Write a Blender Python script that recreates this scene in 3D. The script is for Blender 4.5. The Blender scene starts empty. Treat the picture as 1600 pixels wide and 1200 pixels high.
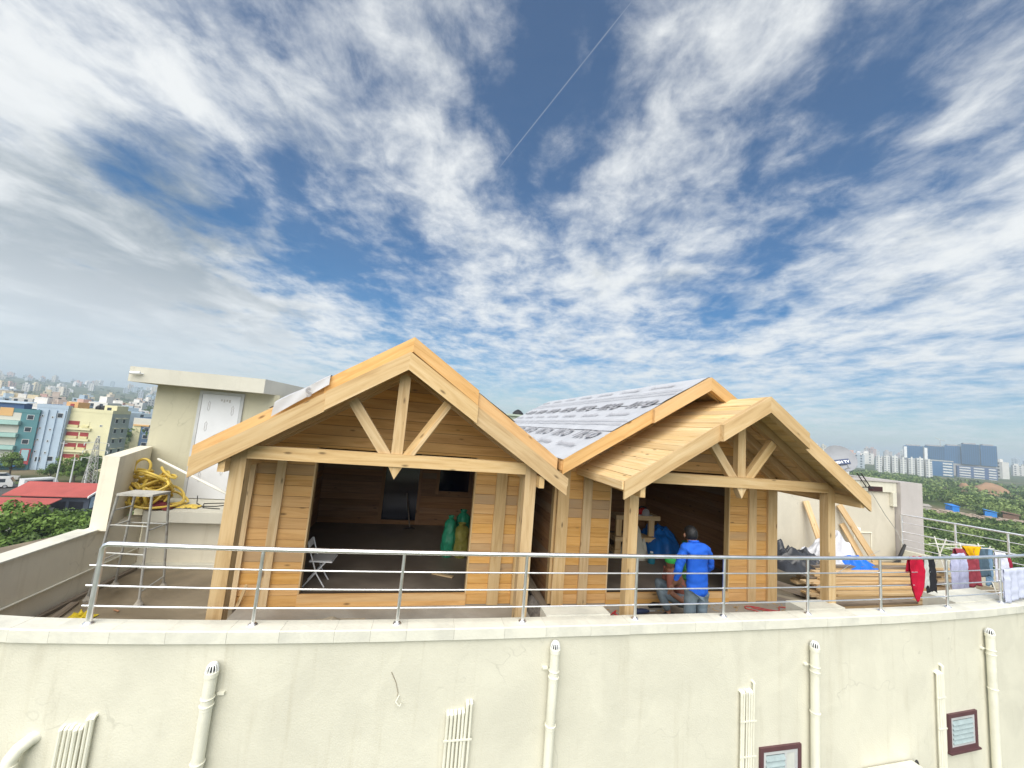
import bpy, bmesh, math, random
from mathutils import Vector, Matrix, noise
random.seed(7)
R = math.radians
SC = bpy.context.scene
COL = SC.collection
# ------------------------------------------------------------------ camera
PITCH, ROLL, EYE = R(6.52), R(4.81), 2.8
fwd = Vector((0, math.cos(PITCH), math.sin(PITCH)))
up0 = Vector((0, -math.sin(PITCH), math.cos(PITCH)))
rt0 = Vector((1, 0, 0))
rt = rt0 * math.cos(ROLL) + up0 * math.sin(ROLL)
up = up0 * math.cos(ROLL) - rt0 * math.sin(ROLL)
cd = bpy.data.cameras.new('camera'); cam = bpy.data.objects.new('camera', cd); COL.objects.link(cam)
cd.sensor_width = 36; cd.lens = 36 * 608 / 1600; cd.clip_end = 20000; cd.clip_start = .05
cam.matrix_world = Matrix(((rt.x, up.x, -fwd.x, 0), (rt.y, up.y, -fwd.y, 0), (rt.z, up.z, -fwd.z, EYE), (0, 0, 0, 1)))
SC.camera = cam
SC.view_settings.view_transform = 'Standard'; SC.view_settings.look = 'None'
SC.view_settings.gamma = 1; SC.view_settings.exposure = EXPOSURE = 0.86
SC.cycles.max_bounces = 6; SC.cycles.volume_bounces = 1; SC.cycles.use_denoising = True
SC.cycles.transparent_max_bounces = 12
def sky_dir(px, py):
    return (fwd + rt * ((px - 800) / 608) + up * ((600 - py) / 608)).normalized()
# ------------------------------------------------------------------ sun and sky
SUN_AZ, SUN_EL = R(-168), R(45)          # azimuth from +Y clockwise; negative = left
sdir = Vector((math.sin(SUN_AZ) * math.cos(SUN_EL), math.cos(SUN_AZ) * math.cos(SUN_EL), math.sin(SUN_EL)))
sl = bpy.data.lights.new('sun', 'SUN'); sl.energy = 3.4; sl.angle = R(75); sl.color = (1, .95, .86)
so = bpy.data.objects.new('sun', sl); COL.objects.link(so)
so.rotation_euler = sdir.to_track_quat('Z', 'Y').to_euler(); so.location = sdir * 60
wd = bpy.data.worlds.new('World'); SC.world = wd; wd.use_nodes = True
NT = wd.node_tree; NT.nodes.clear()
def N(t, **k):
    n = NT.nodes.new(t)
    for a, b in k.items(): setattr(n, a, b)
    return n
def L(a, b): NT.links.new(a, b)
def M(op, a, b=None, c=None, clamp=False):
    n = N('ShaderNodeMath', operation=op); n.use_clamp = clamp
    for i, v in enumerate((a, b, c)):
        if v is None: continue
        if isinstance(v, (int, float)): n.inputs[i].default_value = v
        else: L(v, n.inputs[i])
    return n.outputs[0]
def SMO(v, a, b, o0=0, o1=1):
    n = N('ShaderNodeMapRange', interpolation_type='SMOOTHSTEP'); L(v, n.inputs[0])
    for i, q in zip((1, 2, 3, 4), (a, b, o0, o1)): n.inputs[i].default_value = q
    return n.outputs[0]
def MIXC(f, a, b):
    n = N('ShaderNodeMix', data_type='RGBA')
    L(f, n.inputs[0])
    for i, v in ((6, a), (7, b)):
        if isinstance(v, tuple): n.inputs[i].default_value = v + (1,)
        else: L(v, n.inputs[i])
    return n.outputs[2]
tc = N('ShaderNodeTexCoord'); D = tc.outputs['Generated']
sx = N('ShaderNodeSeparateXYZ'); L(D, sx.inputs[0])
zc = M('ADD', M('MAXIMUM', sx.outputs[2], 0.0), .10)
cq = N('ShaderNodeCombineXYZ'); L(M('DIVIDE', sx.outputs[0], zc), cq.inputs[0]); L(M('MULTIPLY', M('DIVIDE', sx.outputs[1], zc), .78), cq.inputs[1])
def NOI(scale, detail, rough, dist=0., off=(0, 0, 0)):
    mp = N('ShaderNodeMapping'); L(cq.outputs[0], mp.inputs[0]); mp.inputs[1].default_value = off
    n = N('ShaderNodeTexNoise'); L(mp.outputs[0], n.inputs['Vector'])
    n.inputs['Scale'].default_value = scale; n.inputs['Detail'].default_value = detail
    n.inputs['Roughness'].default_value = rough; n.inputs['Distortion'].default_value = dist
    return n.outputs['Fac']
# where the cloud cover is thick or broken, as directions in the sky (x, y, reach, amount)
COVER = [(40, 330, 280, .28), (170, 500, 280, .28), (420, 560, 220, .22), (0, 560, 250, .22), (20, 60, 200, .16), (230, 70, 150, .17), (420, 150, 120, .13),
         (560, 60, 170, .06), (300, 290, 80, -.34), (420, 340, 100, -.34), (540, 370, 110, -.26), (195, 215, 65, -.30), (640, 430, 90, -.18),
         (800, 120, 150, -.20), (920, 60, 120, -.20), (860, 190, 120, -.14), (720, 260, 90, .08), (1050, 300, 100, .17), (1090, 70, 150, .12), (960, 330, 100, .06),
         (770, 410, 140, .12), (900, 480, 150, .15), (1080, 530, 150, .18), (1290, 545, 120, .18), (640, 480, 90, .04),
         (1000, 420, 110, -.17), (1200, 430, 150, -.14), (1440, 190, 140, -.22), (1270, 210, 120, -.02), (1500, 310, 120, .14), (1450, 440, 150, .18), (1590, 120, 90, .22), (1560, 560, 150, .08),
         (1400, 640, 160, .02), (760, 570, 110, -.05), (1330, 20, 140, -.08)]
bias = None
for px, py, rad, amt in COVER:
    c = sky_dir(px, py); e = (sky_dir(px + rad, py).dot(c) + sky_dir(px, py + rad).dot(c)) / 2
    dn = N('ShaderNodeVectorMath', operation='DOT_PRODUCT'); L(D, dn.inputs[0]); dn.inputs[1].default_value = c
    v = SMO(dn.outputs['Value'], 1 - (1 - e) * 2.6, 1.0, 0, amt * .62)
    bias = v if bias is None else M('ADD', bias, v)
n1 = NOI(2.0, 11, .60, .18, (3.1, 1.7, 0)); n2 = NOI(6.4, 10, .63, .25, (7.7, 2.2, 4)); n3 = NOI(1.5, 5, .55, .3, (1.3, 9.2, 8))
dens = M('ADD', M('ADD', M('MULTIPLY', M('SUBTRACT', n1, .5), 1.15), M('MULTIPLY', M('SUBTRACT', n2, .5), .95)), bias)
alpha = SMO(dens, -.22, .40, .05, .97)
dark = None
for px, py, rad, amt in [(60, 345, 230, .36), (250, 420, 170, .28), (400, 470, 110, .14), (60, 120, 120, -.12), (300, 120, 160, -.12), (1540, 640, 120, .10)]:
    c = sky_dir(px, py); e = (sky_dir(px + rad, py).dot(c) + sky_dir(px, py + rad).dot(c)) / 2
    dn = N('ShaderNodeVectorMath', operation='DOT_PRODUCT'); L(D, dn.inputs[0]); dn.inputs[1].default_value = c
    v = SMO(dn.outputs['Value'], 1 - (1 - e) * 2.6, 1.0, 0, amt); dark = v if dark is None else M('ADD', dark, v)
n4 = NOI(2.6, 8, .6, .4, (4.4, 6.1, 2))
thick = SMO(M('ADD', dark, M('ADD', M('MULTIPLY', M('SUBTRACT', n3, .5), .7), M('MULTIPLY', M('SUBTRACT', n4, .5), 1.5))), .02, .74)
thick = M('MULTIPLY', thick, SMO(sx.outputs[2], .06, .34, .25, 1))
# contrail
ca, cb = sky_dir(985, 5), sky_dir(812, 222); cn = ca.cross(cb).normalized(); cm = (ca + cb).normalized()
d1 = N('ShaderNodeVectorMath', operation='DOT_PRODUCT'); L(D, d1.inputs[0]); d1.inputs[1].default_value = cn
d2 = N('ShaderNodeVectorMath', operation='DOT_PRODUCT'); L(D, d2.inputs[0]); d2.inputs[1].default_value = cm
trail = M('MULTIPLY', SMO(M('ABSOLUTE', d1.outputs['Value']), .0004, .0022, 1, 0), SMO(d2.outputs['Value'], .965, .985, 0, .22))
alpha = M('MAXIMUM', alpha, trail)
sky = N('ShaderNodeTexSky', sky_type='NISHITA'); sky.sun_disc = False
sky.sun_elevation = SUN_EL; sky.sun_rotation = SUN_AZ; sky.altitude = 500; sky.air_density = 1.0; sky.dust_density = .6; sky.ozone_density = 2.0
SKYK, CLW, CLG = .56, 5.3, 1.95
hsv = N('ShaderNodeHueSaturation'); L(sky.outputs[0], hsv.inputs['Color']); hsv.inputs['Saturation'].default_value = 1.62; hsv.inputs['Value'].default_value = SKYK
ccol = MIXC(thick, (CLW * .98, CLW, CLW * 1.0), (CLG * .80, CLG * .97, CLG * 1.12))
low = SMO(sx.outputs[2], .0, .22, .78, 1)
alpha = M('MULTIPLY', alpha, low)
fin = MIXC(alpha, hsv.outputs[0], ccol)
bg = N('ShaderNodeBackground'); L(fin, bg.inputs[0]); bg.inputs[1].default_value = .10
wo = N('ShaderNodeOutputWorld'); L(bg.outputs[0], wo.inputs[0])
# ------------------------------------------------------------------ helpers
YAW = R(12.5)
O_A = Vector((-3.192, 4.829, 0)); UU = Vector((math.cos(YAW), math.sin(YAW), 0)); VV = Vector((-math.sin(YAW), math.cos(YAW), 0))
def T(u, v, w=0): return O_A + UU * u + VV * v + Vector((0, 0, w))
def wall_y(x):
    if x < -4.8: return 4.1 + (x + 4.8) * .06 + (x + 4.8) ** 2 * .03
    if x > 9.4: return 7.235 + (x - 9.4) * .345
    return ((6.2948e-05 * x - 6.2095e-04) * x + 4.41936e-03) * x * x + .20989 * x + 4.89632
class MB:
    def __init__(s): s.v = []; s.f = []; s.mi = []
    def add(s, vs, fs, m=0):
        b = len(s.v); s.v += [Vector(p) for p in vs]; s.f += [tuple(i + b for i in f) for f in fs]; s.mi += [m] * len(fs); return s
    def box(s, a, b, m=0, mat=None):
        x0, y0, z0 = a; x1, y1, z1 = b
        vs = [Vector(p) for p in ((x0, y0, z0), (x1, y0, z0), (x1, y1, z0), (x0, y1, z0), (x0, y0, z1), (x1, y0, z1), (x1, y1, z1), (x0, y1, z1))]
        if mat: vs = [mat @ p for p in vs]
        return s.add(vs, [(3, 2, 1, 0), (4, 5, 6, 7), (0, 1, 5, 4), (1, 2, 6, 5), (2, 3, 7, 6), (3, 0, 4, 7)], m)
    def prism(s, pts, ext, m=0):
        n = len(pts); ext = Vector(ext); pts = [Vector(p) for p in pts]
        nrm = sum(((pts[i] - pts[0]).cross(pts[(i + 1) % n] - pts[0]) for i in range(n)), Vector())
        if nrm.dot(ext) > 0: pts = pts[::-1]
        vs = pts + [p + ext for p in pts]
        return s.add(vs, [tuple(range(n)), tuple(range(2 * n - 1, n - 1, -1))] + [(i, i + n, (i + 1) % n + n, (i + 1) % n)[::-1][::-1] for i in range(n)], m)
    def tube(s, path, r, n=8, m=0, closed=False, caps=True):
        path = [Vector(p) for p in path]; k = len(path); rr = r if isinstance(r, (list, tuple)) else [r] * k
        b = len(s.v); ref = None
        for i, p in enumerate(path):
            if closed: t = path[(i + 1) % k] - path[i - 1]
            else: t = path[min(i + 1, k - 1)] - path[max(i - 1, 0)]
            t = t.normalized() if t.length > 1e-9 else Vector((0, 0, 1))
            if ref is None: ref = t.orthogonal().normalized()
            ref = (ref - t * ref.dot(t)); ref = ref.normalized() if ref.length > 1e-6 else t.orthogonal().normalized()
            o = t.cross(ref)
            for j in range(n):
                a = 2 * math.pi * j / n; s.v.append(p + (ref * math.cos(a) + o * math.sin(a)) * rr[i])
        rows = k if closed else k - 1
        for i in range(rows):
            for j in range(n):
                a0 = b + i * n + j; a1 = b + i * n + (j + 1) % n; c = ((i + 1) % k) * n
                s.f.append((a0, a1, b + c + (j + 1) % n, b + c + j)); s.mi.append(m)
        if caps and not closed:
            s.f.append(tuple(b + j for j in range(n))[::-1]); s.f.append(tuple(b + (k - 1) * n + j for j in range(n))); s.mi += [m, m]
        return s
    def lathe(s, prof, c=(0, 0, 0), n=16, m=0, mat=None):
        b = len(s.v); c = Vector(c)
        for r, z in prof:
            for j in range(n):
                a = 2 * math.pi * j / n; p = c + Vector((r * math.cos(a), r * math.sin(a), z)); s.v.append(mat @ p if mat else p)
        for i in range(len(prof) - 1):
            for j in range(n):
                q = (j + 1) % n; s.f.append((b + i * n + j, b + i * n + q, b + (i + 1) * n + q, b + (i + 1) * n + j)); s.mi.append(m)
        s.f.append(tuple(b + j for j in range(n))[::-1]); s.f.append(tuple(b + (len(prof) - 1) * n + j for j in range(n))); s.mi += [m, m]
        return s
    def grid(s, fn, nu, nv, m=0):
        b = len(s.v)
        for i in range(nu + 1):
            for j in range(nv + 1): s.v.append(Vector(fn(i / nu, j / nv)))
        for i in range(nu):
            for j in range(nv):
                a = b + i * (nv + 1) + j; s.f.append((a, a + nv + 1, a + nv + 2, a + 1)); s.mi.append(m)
        return s
    def mesh(s, name, mats, smooth=False):
        me = bpy.data.meshes.new(name); me.from_pydata(s.v, [], s.f); me.update()
        for mm in (mats if isinstance(mats, (list, tuple)) else [mats]): me.materials.append(mm)
        if max(s.mi, default=0): me.polygons.foreach_set('material_index', s.mi)
        if smooth:
            me.polygons.foreach_set('use_smooth', [True] * len(me.polygons))
            if smooth != 'all':
                try: me.set_sharp_from_angle(angle=R(40))
                except Exception: pass
        return me
def fixn(me):
    bm = bmesh.new(); bm.from_mesh(me); bmesh.ops.recalc_face_normals(bm, faces=bm.faces); bm.to_mesh(me); bm.free(); return me
def ob(name, mb, mat, parent=None, loc=None, rot=None, smooth=False):
    me = mb.mesh(name, mat, smooth) if isinstance(mb, MB) else mb
    if isinstance(mb, MB): fixn(me)
    o = bpy.data.objects.new(name, me); COL.objects.link(o)
    if parent: o.parent = parent
    if loc is not None: o.location = loc
    if rot is not None: o.rotation_euler = rot
    return o
def tag(o, label=None, cat=None, group=None, kind=None):
    if label: o['label'] = label
    if cat: o['category'] = cat
    if group: o['group'] = group
    if kind: o['kind'] = kind
    return o
def thing(name, label, cat, loc=(0, 0, 0), rz=0., group=None):
    o = bpy.data.objects.new(name, None); COL.objects.link(o); o.location = loc; o.rotation_euler = (0, 0, rz); o.empty_display_size = .2
    return tag(o, label, cat, group)
def copy_tree(o, parent=None):
    c = o.copy(); COL.objects.link(c); c.parent = parent
    for ch in list(o.children): copy_tree(ch, c)
    return c
MCACHE = {}
def piece(name, pts, ext, xdir, mat, parent=None):
    """a timber or panel: planar polygon pts extruded by ext; own frame has X along the grain"""
    pts = [Vector(p) for p in pts]; ext = Vector(ext); X = Vector(xdir).normalized(); Y = ext.normalized(); Z = X.cross(Y)
    if Z.length < 1e-4: Y = X.orthogonal().normalized(); Z = X.cross(Y)
    Z.normalize(); Y = Z.cross(X)
    c = sum(pts, Vector()) / len(pts) + ext / 2
    m3 = Matrix((X, Y, Z))
    lp = [m3 @ (p - c) for p in pts]; le = m3 @ ext
    key = (mat.name, tuple(round(q, 4) for p in lp for q in p), tuple(round(q, 4) for q in le))
    me = MCACHE.get(key)
    if me is None:
        me = fixn(MB().prism(lp, le).mesh(name, mat)); MCACHE[key] = me
    o = bpy.data.objects.new(name, me); COL.objects.link(o)
    o.parent = parent
    mw = m3.transposed().to_4x4(); mw.translation = c; o.matrix_basis = mw
    return o
def board(name, p0, p1, width, thick, side, mat, parent=None):
    """rectangular timber from p0 to p1 (centre line); width measured along side, thick across"""
    p0, p1 = Vector(p0), Vector(p1); X = (p1 - p0).normalized(); S = Vector(side); S = (S - X * S.dot(X)).normalized(); Tn = X.cross(S)
    a = S * width / 2; b = Tn * thick
    q = p0 - Tn * thick / 2; r = p1 - Tn * thick / 2
    return piece(name, [q - a, r - a, r + a, q + a], b, X, mat, parent)
def clip(poly, a, b, c):
    """keep the part of a 2-D polygon with a*x+b*y<=c"""
    out = []
    for i in range(len(poly)):
        p, q = poly[i], poly[(i + 1) % len(poly)]; dp, dq = a * p[0] + b * p[1] - c, a * q[0] + b * q[1] - c
        if dp <= 0: out.append(p)
        if dp * dq < 0:
            t = dp / (dp - dq); out.append((p[0] + (q[0] - p[0]) * t, p[1] + (q[1] - p[1]) * t))
    return out
# ------------------------------------------------------------------ materials
def lin(*c): return tuple((v / 255 / 12.92 if v <= 10 else ((v / 255 + .055) / 1.055) ** 2.4) for v in c)
class Mat:
    def __init__(s, name):
        s.m = bpy.data.materials.new(name); s.m.use_nodes = True; s.t = s.m.node_tree; s.b = s.t.nodes['Principled BSDF']; s.co = None
    def n(s, t, **k):
        q = s.t.nodes.new(t)
        for a, b in k.items(): setattr(q, a, b)
        return q
    def l(s, a, b): s.t.links.new(a, b)
    def coords(s, scale=(1, 1, 1), rnd=True, space='Object'):
        tcn = s.n('ShaderNodeTexCoord'); mp = s.n('ShaderNodeMapping'); s.l(tcn.outputs[space], mp.inputs[0]); mp.inputs[3].default_value = scale
        if rnd:
            oi = s.n('ShaderNodeObjectInfo'); mu = s.n('ShaderNodeVectorMath', operation='SCALE'); cv = s.n('ShaderNodeCombineXYZ')
            for i in range(3): s.l(oi.outputs['Random'], cv.inputs[i])
            s.l(cv.outputs[0], mu.inputs[0]); mu.inputs['Scale'].default_value = 37.; s.l(mu.outputs[0], mp.inputs[1])
        return mp.outputs[0]
    def noise(s, vec, scale, detail=4, rough=.55, dist=0.):
        q = s.n('ShaderNodeTexNoise'); s.l(vec, q.inputs['Vector']); q.inputs['Scale'].default_value = scale; q.inputs['Detail'].default_value = detail
        q.inputs['Roughness'].default_value = rough; q.inputs['Distortion'].default_value = dist; return q.outputs['Fac']
    def ramp(s, fac, stops):
        q = s.n('ShaderNodeValToRGB'); s.l(fac, q.inputs[0]); e = q.color_ramp.elements
        while len(e) < len(stops): e.new(.5)
        for k, (p, c) in zip(e, stops): k.position = p; k.color = (c if isinstance(c, tuple) else (c, c, c)) + (1,)
        return q.outputs[0]
    def mix(s, f, a, b, mode='MIX'):
        q = s.n('ShaderNodeMix', data_type='RGBA', blend_type=mode)
        for i, v in ((0, f), (6, a), (7, b)):
            if isinstance(v, tuple): q.inputs[i].default_value = v + (1,)
            elif isinstance(v, (int, float)): q.inputs[i].default_value = v
            else: s.l(v, q.inputs[i])
        return q.outputs[2]
    def bump(s, h, st, dist=.01):
        q = s.n('ShaderNodeBump'); s.l(h, q.inputs['Height']); q.inputs['Strength'].default_value = st; q.inputs['Distance'].default_value = dist; s.l(q.outputs[0], s.b.inputs['Normal'])
    def fin(s, col, rough=.6, metal=0., spec=.5):
        if isinstance(col, tuple): s.b.inputs['Base Color'].default_value = col + (1,)
        else: s.l(col, s.b.inputs['Base Color'])
        if isinstance(rough, (int, float)): s.b.inputs['Roughness'].default_value = rough
        else: s.l(rough, s.b.inputs['Roughness'])
        s.b.inputs['Metallic'].default_value = metal; s.b.inputs['Specular IOR Level'].default_value = spec
        return s.m
def wood(name, c0, c1, c2, rough=.62, var=.22, weather=0.):
    m = Mat(name); v = m.coords((1.1, 16, 16)); g = m.noise(v, 1.0, 6, .62, .8)
    v2 = m.coords((.5, 3.2, 3.2)); g2 = m.noise(v2, 1.3, 4, .55, .5)
    col = m.ramp(g, [(.28, c1), (.5, c0), (.74, c2)])
    col = m.mix(m.ramp(g2, [(.4, 0.), (.75, .36)]), col, tuple(x * .74 for x in c0))
    # knots
    kv = m.coords((1.9, 5.5, 5.5)); vo = m.n('ShaderNodeTexVoronoi'); m.l(kv, vo.inputs['Vector']); vo.inputs['Scale'].default_value = 1.15
    col = m.mix(m.ramp(vo.outputs['Distance'], [(.05, .8), (.13, 0.)]), col, tuple(x * .28 for x in c1))
    oi = m.n('ShaderNodeObjectInfo'); br = m.n('ShaderNodeMapRange'); m.l(oi.outputs['Random'], br.inputs[0]); br.inputs[3].default_value = 1 - var; br.inputs[4].default_value = 1 + var * .55
    hs = m.n('ShaderNodeHueSaturation'); m.l(col, hs.inputs['Color']); m.l(br.outputs[0], hs.inputs['Value'])
    mr = m.n('ShaderNodeMapRange'); mm = m.n('ShaderNodeMath', operation='FRACT'); m7 = m.n('ShaderNodeMath', operation='MULTIPLY'); m7.inputs[1].default_value = 7.31
    m.l(oi.outputs['Random'], m7.inputs[0]); m.l(m7.outputs[0], mm.inputs[0]); m.l(mm.outputs[0], mr.inputs[0]); mr.inputs[3].default_value = .92; mr.inputs[4].default_value = 1.04; m.l(mr.outputs[0], hs.inputs['Saturation'])
    c = hs.outputs[0]
    if weather:
        wv = m.coords((.7, 2.2, 2.2)); wn = m.noise(wv, 1.7, 5, .6)
        c = m.mix(m.ramp(wn, [(.60, 0.), (.76, weather)]), c, (.20, .17, .14))
        f1 = m.n('ShaderNodeMath', operation='MULTIPLY'); m.l(oi.outputs['Random'], f1.inputs[0]); f1.inputs[1].default_value = 13.7; f2 = m.n('ShaderNodeMath', operation='FRACT'); m.l(f1.outputs[0], f2.inputs[0])
        gr = m.n('ShaderNodeMath', operation='MULTIPLY'); m.l(m.ramp(f2.outputs[0], [(.86, 0.), (.90, .62)]), gr.inputs[0]); m.l(m.ramp(g2, [(.3, .5), (.6, 1.)]), gr.inputs[1]); c = m.mix(gr.outputs[0], c, (.27, .215, .155))
    m.bump(g, .25, .004)
    return m.fin(c, rough, 0, .35)
def plain(name, col, rough=.6, metal=0., var=.12, scale=3., bump=0., bs=40., spec=.4, dirt=None, dirtcol=None, orand=0.):
    m = Mat(name); v = m.coords((1, 1, 1)); g = m.noise(v, scale, 5, .6)
    c = m.ramp(g, [(.25, tuple(x * (1 - var) for x in col)), (.75, tuple(min(1, x * (1 + var)) for x in col))])
    if dirt:
        d = m.noise(v, scale * .45, 7, .68, .4); c = m.mix(m.ramp(d, [(.5, 0.), (.72, dirt)]), c, dirtcol or tuple(x * .45 for x in col))
    if orand:
        oi = m.n('ShaderNodeObjectInfo'); br = m.n('ShaderNodeMapRange'); m.l(oi.outputs['Random'], br.inputs[0]); br.inputs[3].default_value = 1 - orand; br.inputs[4].default_value = 1 + orand
        hs = m.n('ShaderNodeHueSaturation'); m.l(c, hs.inputs['Color']); m.l(br.outputs[0], hs.inputs['Value']); c = hs.outputs[0]
    if bump: m.bump(m.noise(v, bs, 4, .6), bump, .01)
    return m.fin(c, rough, metal, spec)
W_BEAM = wood('timber_beam_wood', (.60, .415, .205), (.44, .27, .11), (.68, .51, .29), var=.12)
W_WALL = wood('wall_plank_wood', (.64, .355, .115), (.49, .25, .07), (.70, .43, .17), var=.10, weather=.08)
W_SHADED = wood('shaded_plank_wood', (.33, .165, .07), (.22, .10, .04), (.40, .215, .095), var=.22, weather=.3)  # same pine as the walls, with indoor shade put into its colour
W_FASC = wood('fascia_wood', (.62, .375, .145), (.48, .26, .08), (.69, .46, .21), var=.12)
W_DECK = wood('roof_plank_wood', (.70, .50, .245), (.56, .36, .145), (.77, .60, .36), var=.16)
W_LUM = wood('lumber_wood', (.58, .40, .20), (.43, .25, .10), (.68, .52, .31), var=.28)
W_OLD = wood('weathered_wood', (.21, .165, .12), (.12, .09, .065), (.30, .25, .20), var=.25)
def plaster(name, col, stain=.28, scol=None):
    m = Mat(name); v = m.coords((1, 1, 1), False); g = m.noise(v, 1.1, 6, .6, .3); h = m.noise(v, 9, 5, .6); k = m.noise(v, 60, 3, .5)
    c = m.ramp(g, [(.3, tuple(x * .90 for x in col)), (.7, tuple(min(1, x * 1.05) for x in col))])
    c = m.mix(m.ramp(h, [(.35, .0), (.8, .22)]), c, tuple(x * .86 for x in col))
    sv = m.coords((5, 5, .35), False); sn = m.noise(sv, 1.4, 6, .65, .3)
    c = m.mix(m.ramp(sn, [(.55, 0.), (.8, stain)]), c, scol or (col[0] * .62, col[1] * .58, col[2] * .50))
    vo = m.n('ShaderNodeTexVoronoi', feature='DISTANCE_TO_EDGE'); wv = m.n('ShaderNodeVectorMath', operation='ADD'); nz = m.n('ShaderNodeTexNoise'); m.l(v, nz.inputs['Vector']); nz.inputs['Scale'].default_value = 2.5; m.l(v, wv.inputs[0]); m.l(nz.outputs['Color'], wv.inputs[1]); m.l(wv.outputs[0], vo.inputs['Vector']); vo.inputs['Scale'].default_value = .55
    ck = m.n('ShaderNodeMath', operation='MULTIPLY'); m.l(m.ramp(vo.outputs['Distance'], [(.0, .35), (.006, 0.)]), ck.inputs[0]); m.l(m.ramp(g, [(.45, 0.), (.6, 1.)]), ck.inputs[1]); c = m.mix(ck.outputs[0], c, tuple(x * .45 for x in col))
    pt = m.noise(v, .7, 3, .5, 1.2); c = m.mix(m.ramp(pt, [(.56, 0.), (.60, .28)]), c, tuple(min(1, x * 1.10) for x in col))
    ad = m.n('ShaderNodeMath', operation='ADD'); m.l(h, ad.inputs[0]); m.l(k, ad.inputs[1]); m.bump(ad.outputs[0], .22, .012)
    return m.fin(c, .85, 0, .2)
P_WALL = plaster('cream_plaster', (.64, .618, .51), .42)
P_STAIR = plaster('olive_cream_plaster', (.52, .49, .36), .35)
P_LEFT = plaster('grey_cream_plaster', (.74, .69, .56), .5)
P_SLAB = plaster('slab_plaster', (.55, .53, .45), .4)
P_BLOCK = plaster('beige_render', (.58, .54, .44), .3); P_GREY = plaster('grey_render', (.47, .44, .42), .3)
C_COPE = plain('coping_stone_paint', (.66, .645, .555), .85, var=.10, scale=3, bump=.25, bs=30, dirt=.5, dirtcol=(.40, .40, .36), orand=.02)
def concrete(name, a, b, c2):
    m = Mat(name); v = m.coords((1, 1, 1), False, 'Object'); g = m.noise(v, .55, 7, .66, .6); h = m.noise(v, 3.2, 6, .65)
    c = m.ramp(g, [(.34, a), (.55, b), (.72, c2)]); c = m.mix(m.ramp(h, [(.4, 0.), (.75, .5)]), c, tuple(x * .55 for x in b))
    m.bump(h, .3, .01); return m.fin(c, m.ramp(g, [(.35, .35), (.6, .85)]), 0, .4)
C_FLOOR = concrete('terrace_concrete', (.10, .076, .046), (.29, .235, .16), (.46, .41, .32)); C_PORCH = concrete('porch_concrete', (.24, .225, .195), (.36, .34, .30), (.44, .42, .38))
def steel(name, col=(.90, .90, .92), r=.36):
    m = Mat(name); v = m.coords((3, 3, 3), False); g = m.noise(v, 3, 3); return m.fin(col, m.ramp(g, [(.3, r), (.7, r + .10)]), 1.0, .5)
STEEL = steel('stainless_steel'); PVC = plain('cream_pvc', (.76, .74, .62), .45, var=.07, scale=4, dirt=.3, spec=.5)
GALV = plain('galvanised_paint', (.46, .46, .43), .5, .35, .2, 12, dirt=.6, dirtcol=(.22, .17, .12))
WHITE = plain('white_paint', (.78, .79, .78), .45, var=.05, scale=6); DARK = plain('dark_void', (.012, .013, .022), .5, var=.2)
NAVY = plain('dark_glass', (.004, .006, .02), .12, var=.1, spec=.6); BLACK = plain('black_rubber', (.018, .018, .019), .6); IRON = plain('black_iron', (.03, .03, .032), .5, .3)
# ------------------------------------------------------------------ the terrace building under the camera's eye
ZP = .45
xs = [-9.5 + i * .25 for i in range(int((18.5 + 9.5) / .25) + 1)]
def nrm_at(x):
    d = Vector((1, (wall_y(x + .01) - wall_y(x - .01)) / .02, 0)).normalized(); return d, Vector((-d.y, d.x, 0))
def wp(x, back=0., z=0.):
    d, n = nrm_at(x); p = Vector((x, wall_y(x), z)) + n * back; return p
tb = thing('terrace_building', 'cream rendered building whose curved front wall carries the terrace', 'building', (0, 4.9, -15.2)); OFF = Vector((0, 4.9, -15.2))
mb = MB()
for a, b in zip(xs[:-1], xs[1:]):
    # front face, parapet top and back of the parapet
    p = [wp(a, .035, -15.2), wp(b, .035, -15.2), wp(b, .035, ZP - .125), wp(a, .035, ZP - .125), wp(b, .21, ZP - .125), wp(a, .21, ZP - .125), wp(b, .21, -.6), wp(a, .21, -.6)]
    mb.add([q - OFF for q in p], [(0, 1, 2, 3), (3, 2, 4, 5), (5, 4, 6, 7)])
me = mb.mesh('front_wall', P_WALL)
bm_ = bmesh.new(); bm_.from_mesh(me); bmesh.ops.remove_doubles(bm_, verts=bm_.verts, dist=.0005); bmesh.ops.recalc_face_normals(bm_, faces=bm_.faces); bm_.to_mesh(me); bm_.free()
ob('front_wall', me, P_WALL, tb)
x = xs[0]; k = 0
while x < 18.0:
    ln = random.uniform(.34, .62); x1 = x + ln; g = .0011; dz = random.uniform(-.0015, .0015); dn = random.uniform(-.0015, .0015)
    q = [wp(x + g, dn, ZP - .125 + dz), wp(x1 - g, dn, ZP - .125 + dz), wp(x1 - g, .25, ZP - .125 + dz), wp(x + g, .25, ZP - .125 + dz)]
    c = sum(q, Vector()) / 4
    s = MB(); h = Vector((0, 0, .125)); e = .012; d, n = nrm_at((x + x1) / 2)
    lo = [p - c for p in q]; mid = [p + h - Vector((0, 0, e)) for p in lo]; top = [mid[0] + n * e + Vector((0, 0, e)), mid[1] + n * e + Vector((0, 0, e)), mid[2] - n * e + Vector((0, 0, e)), mid[3] - n * e + Vector((0, 0, e))]
    s.add(lo + mid + top, [(3, 2, 1, 0)] + [(i, (i + 1) % 4, (i + 1) % 4 + 4, i + 4) for i in range(4)] + [(i + 4, (i + 1) % 4 + 4, (i + 1) % 4 + 8, i + 8) for i in range(4)] + [(8, 9, 10, 11)])
    ob('coping_stone', s, C_COPE, tb, c - OFF); x = x1
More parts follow.
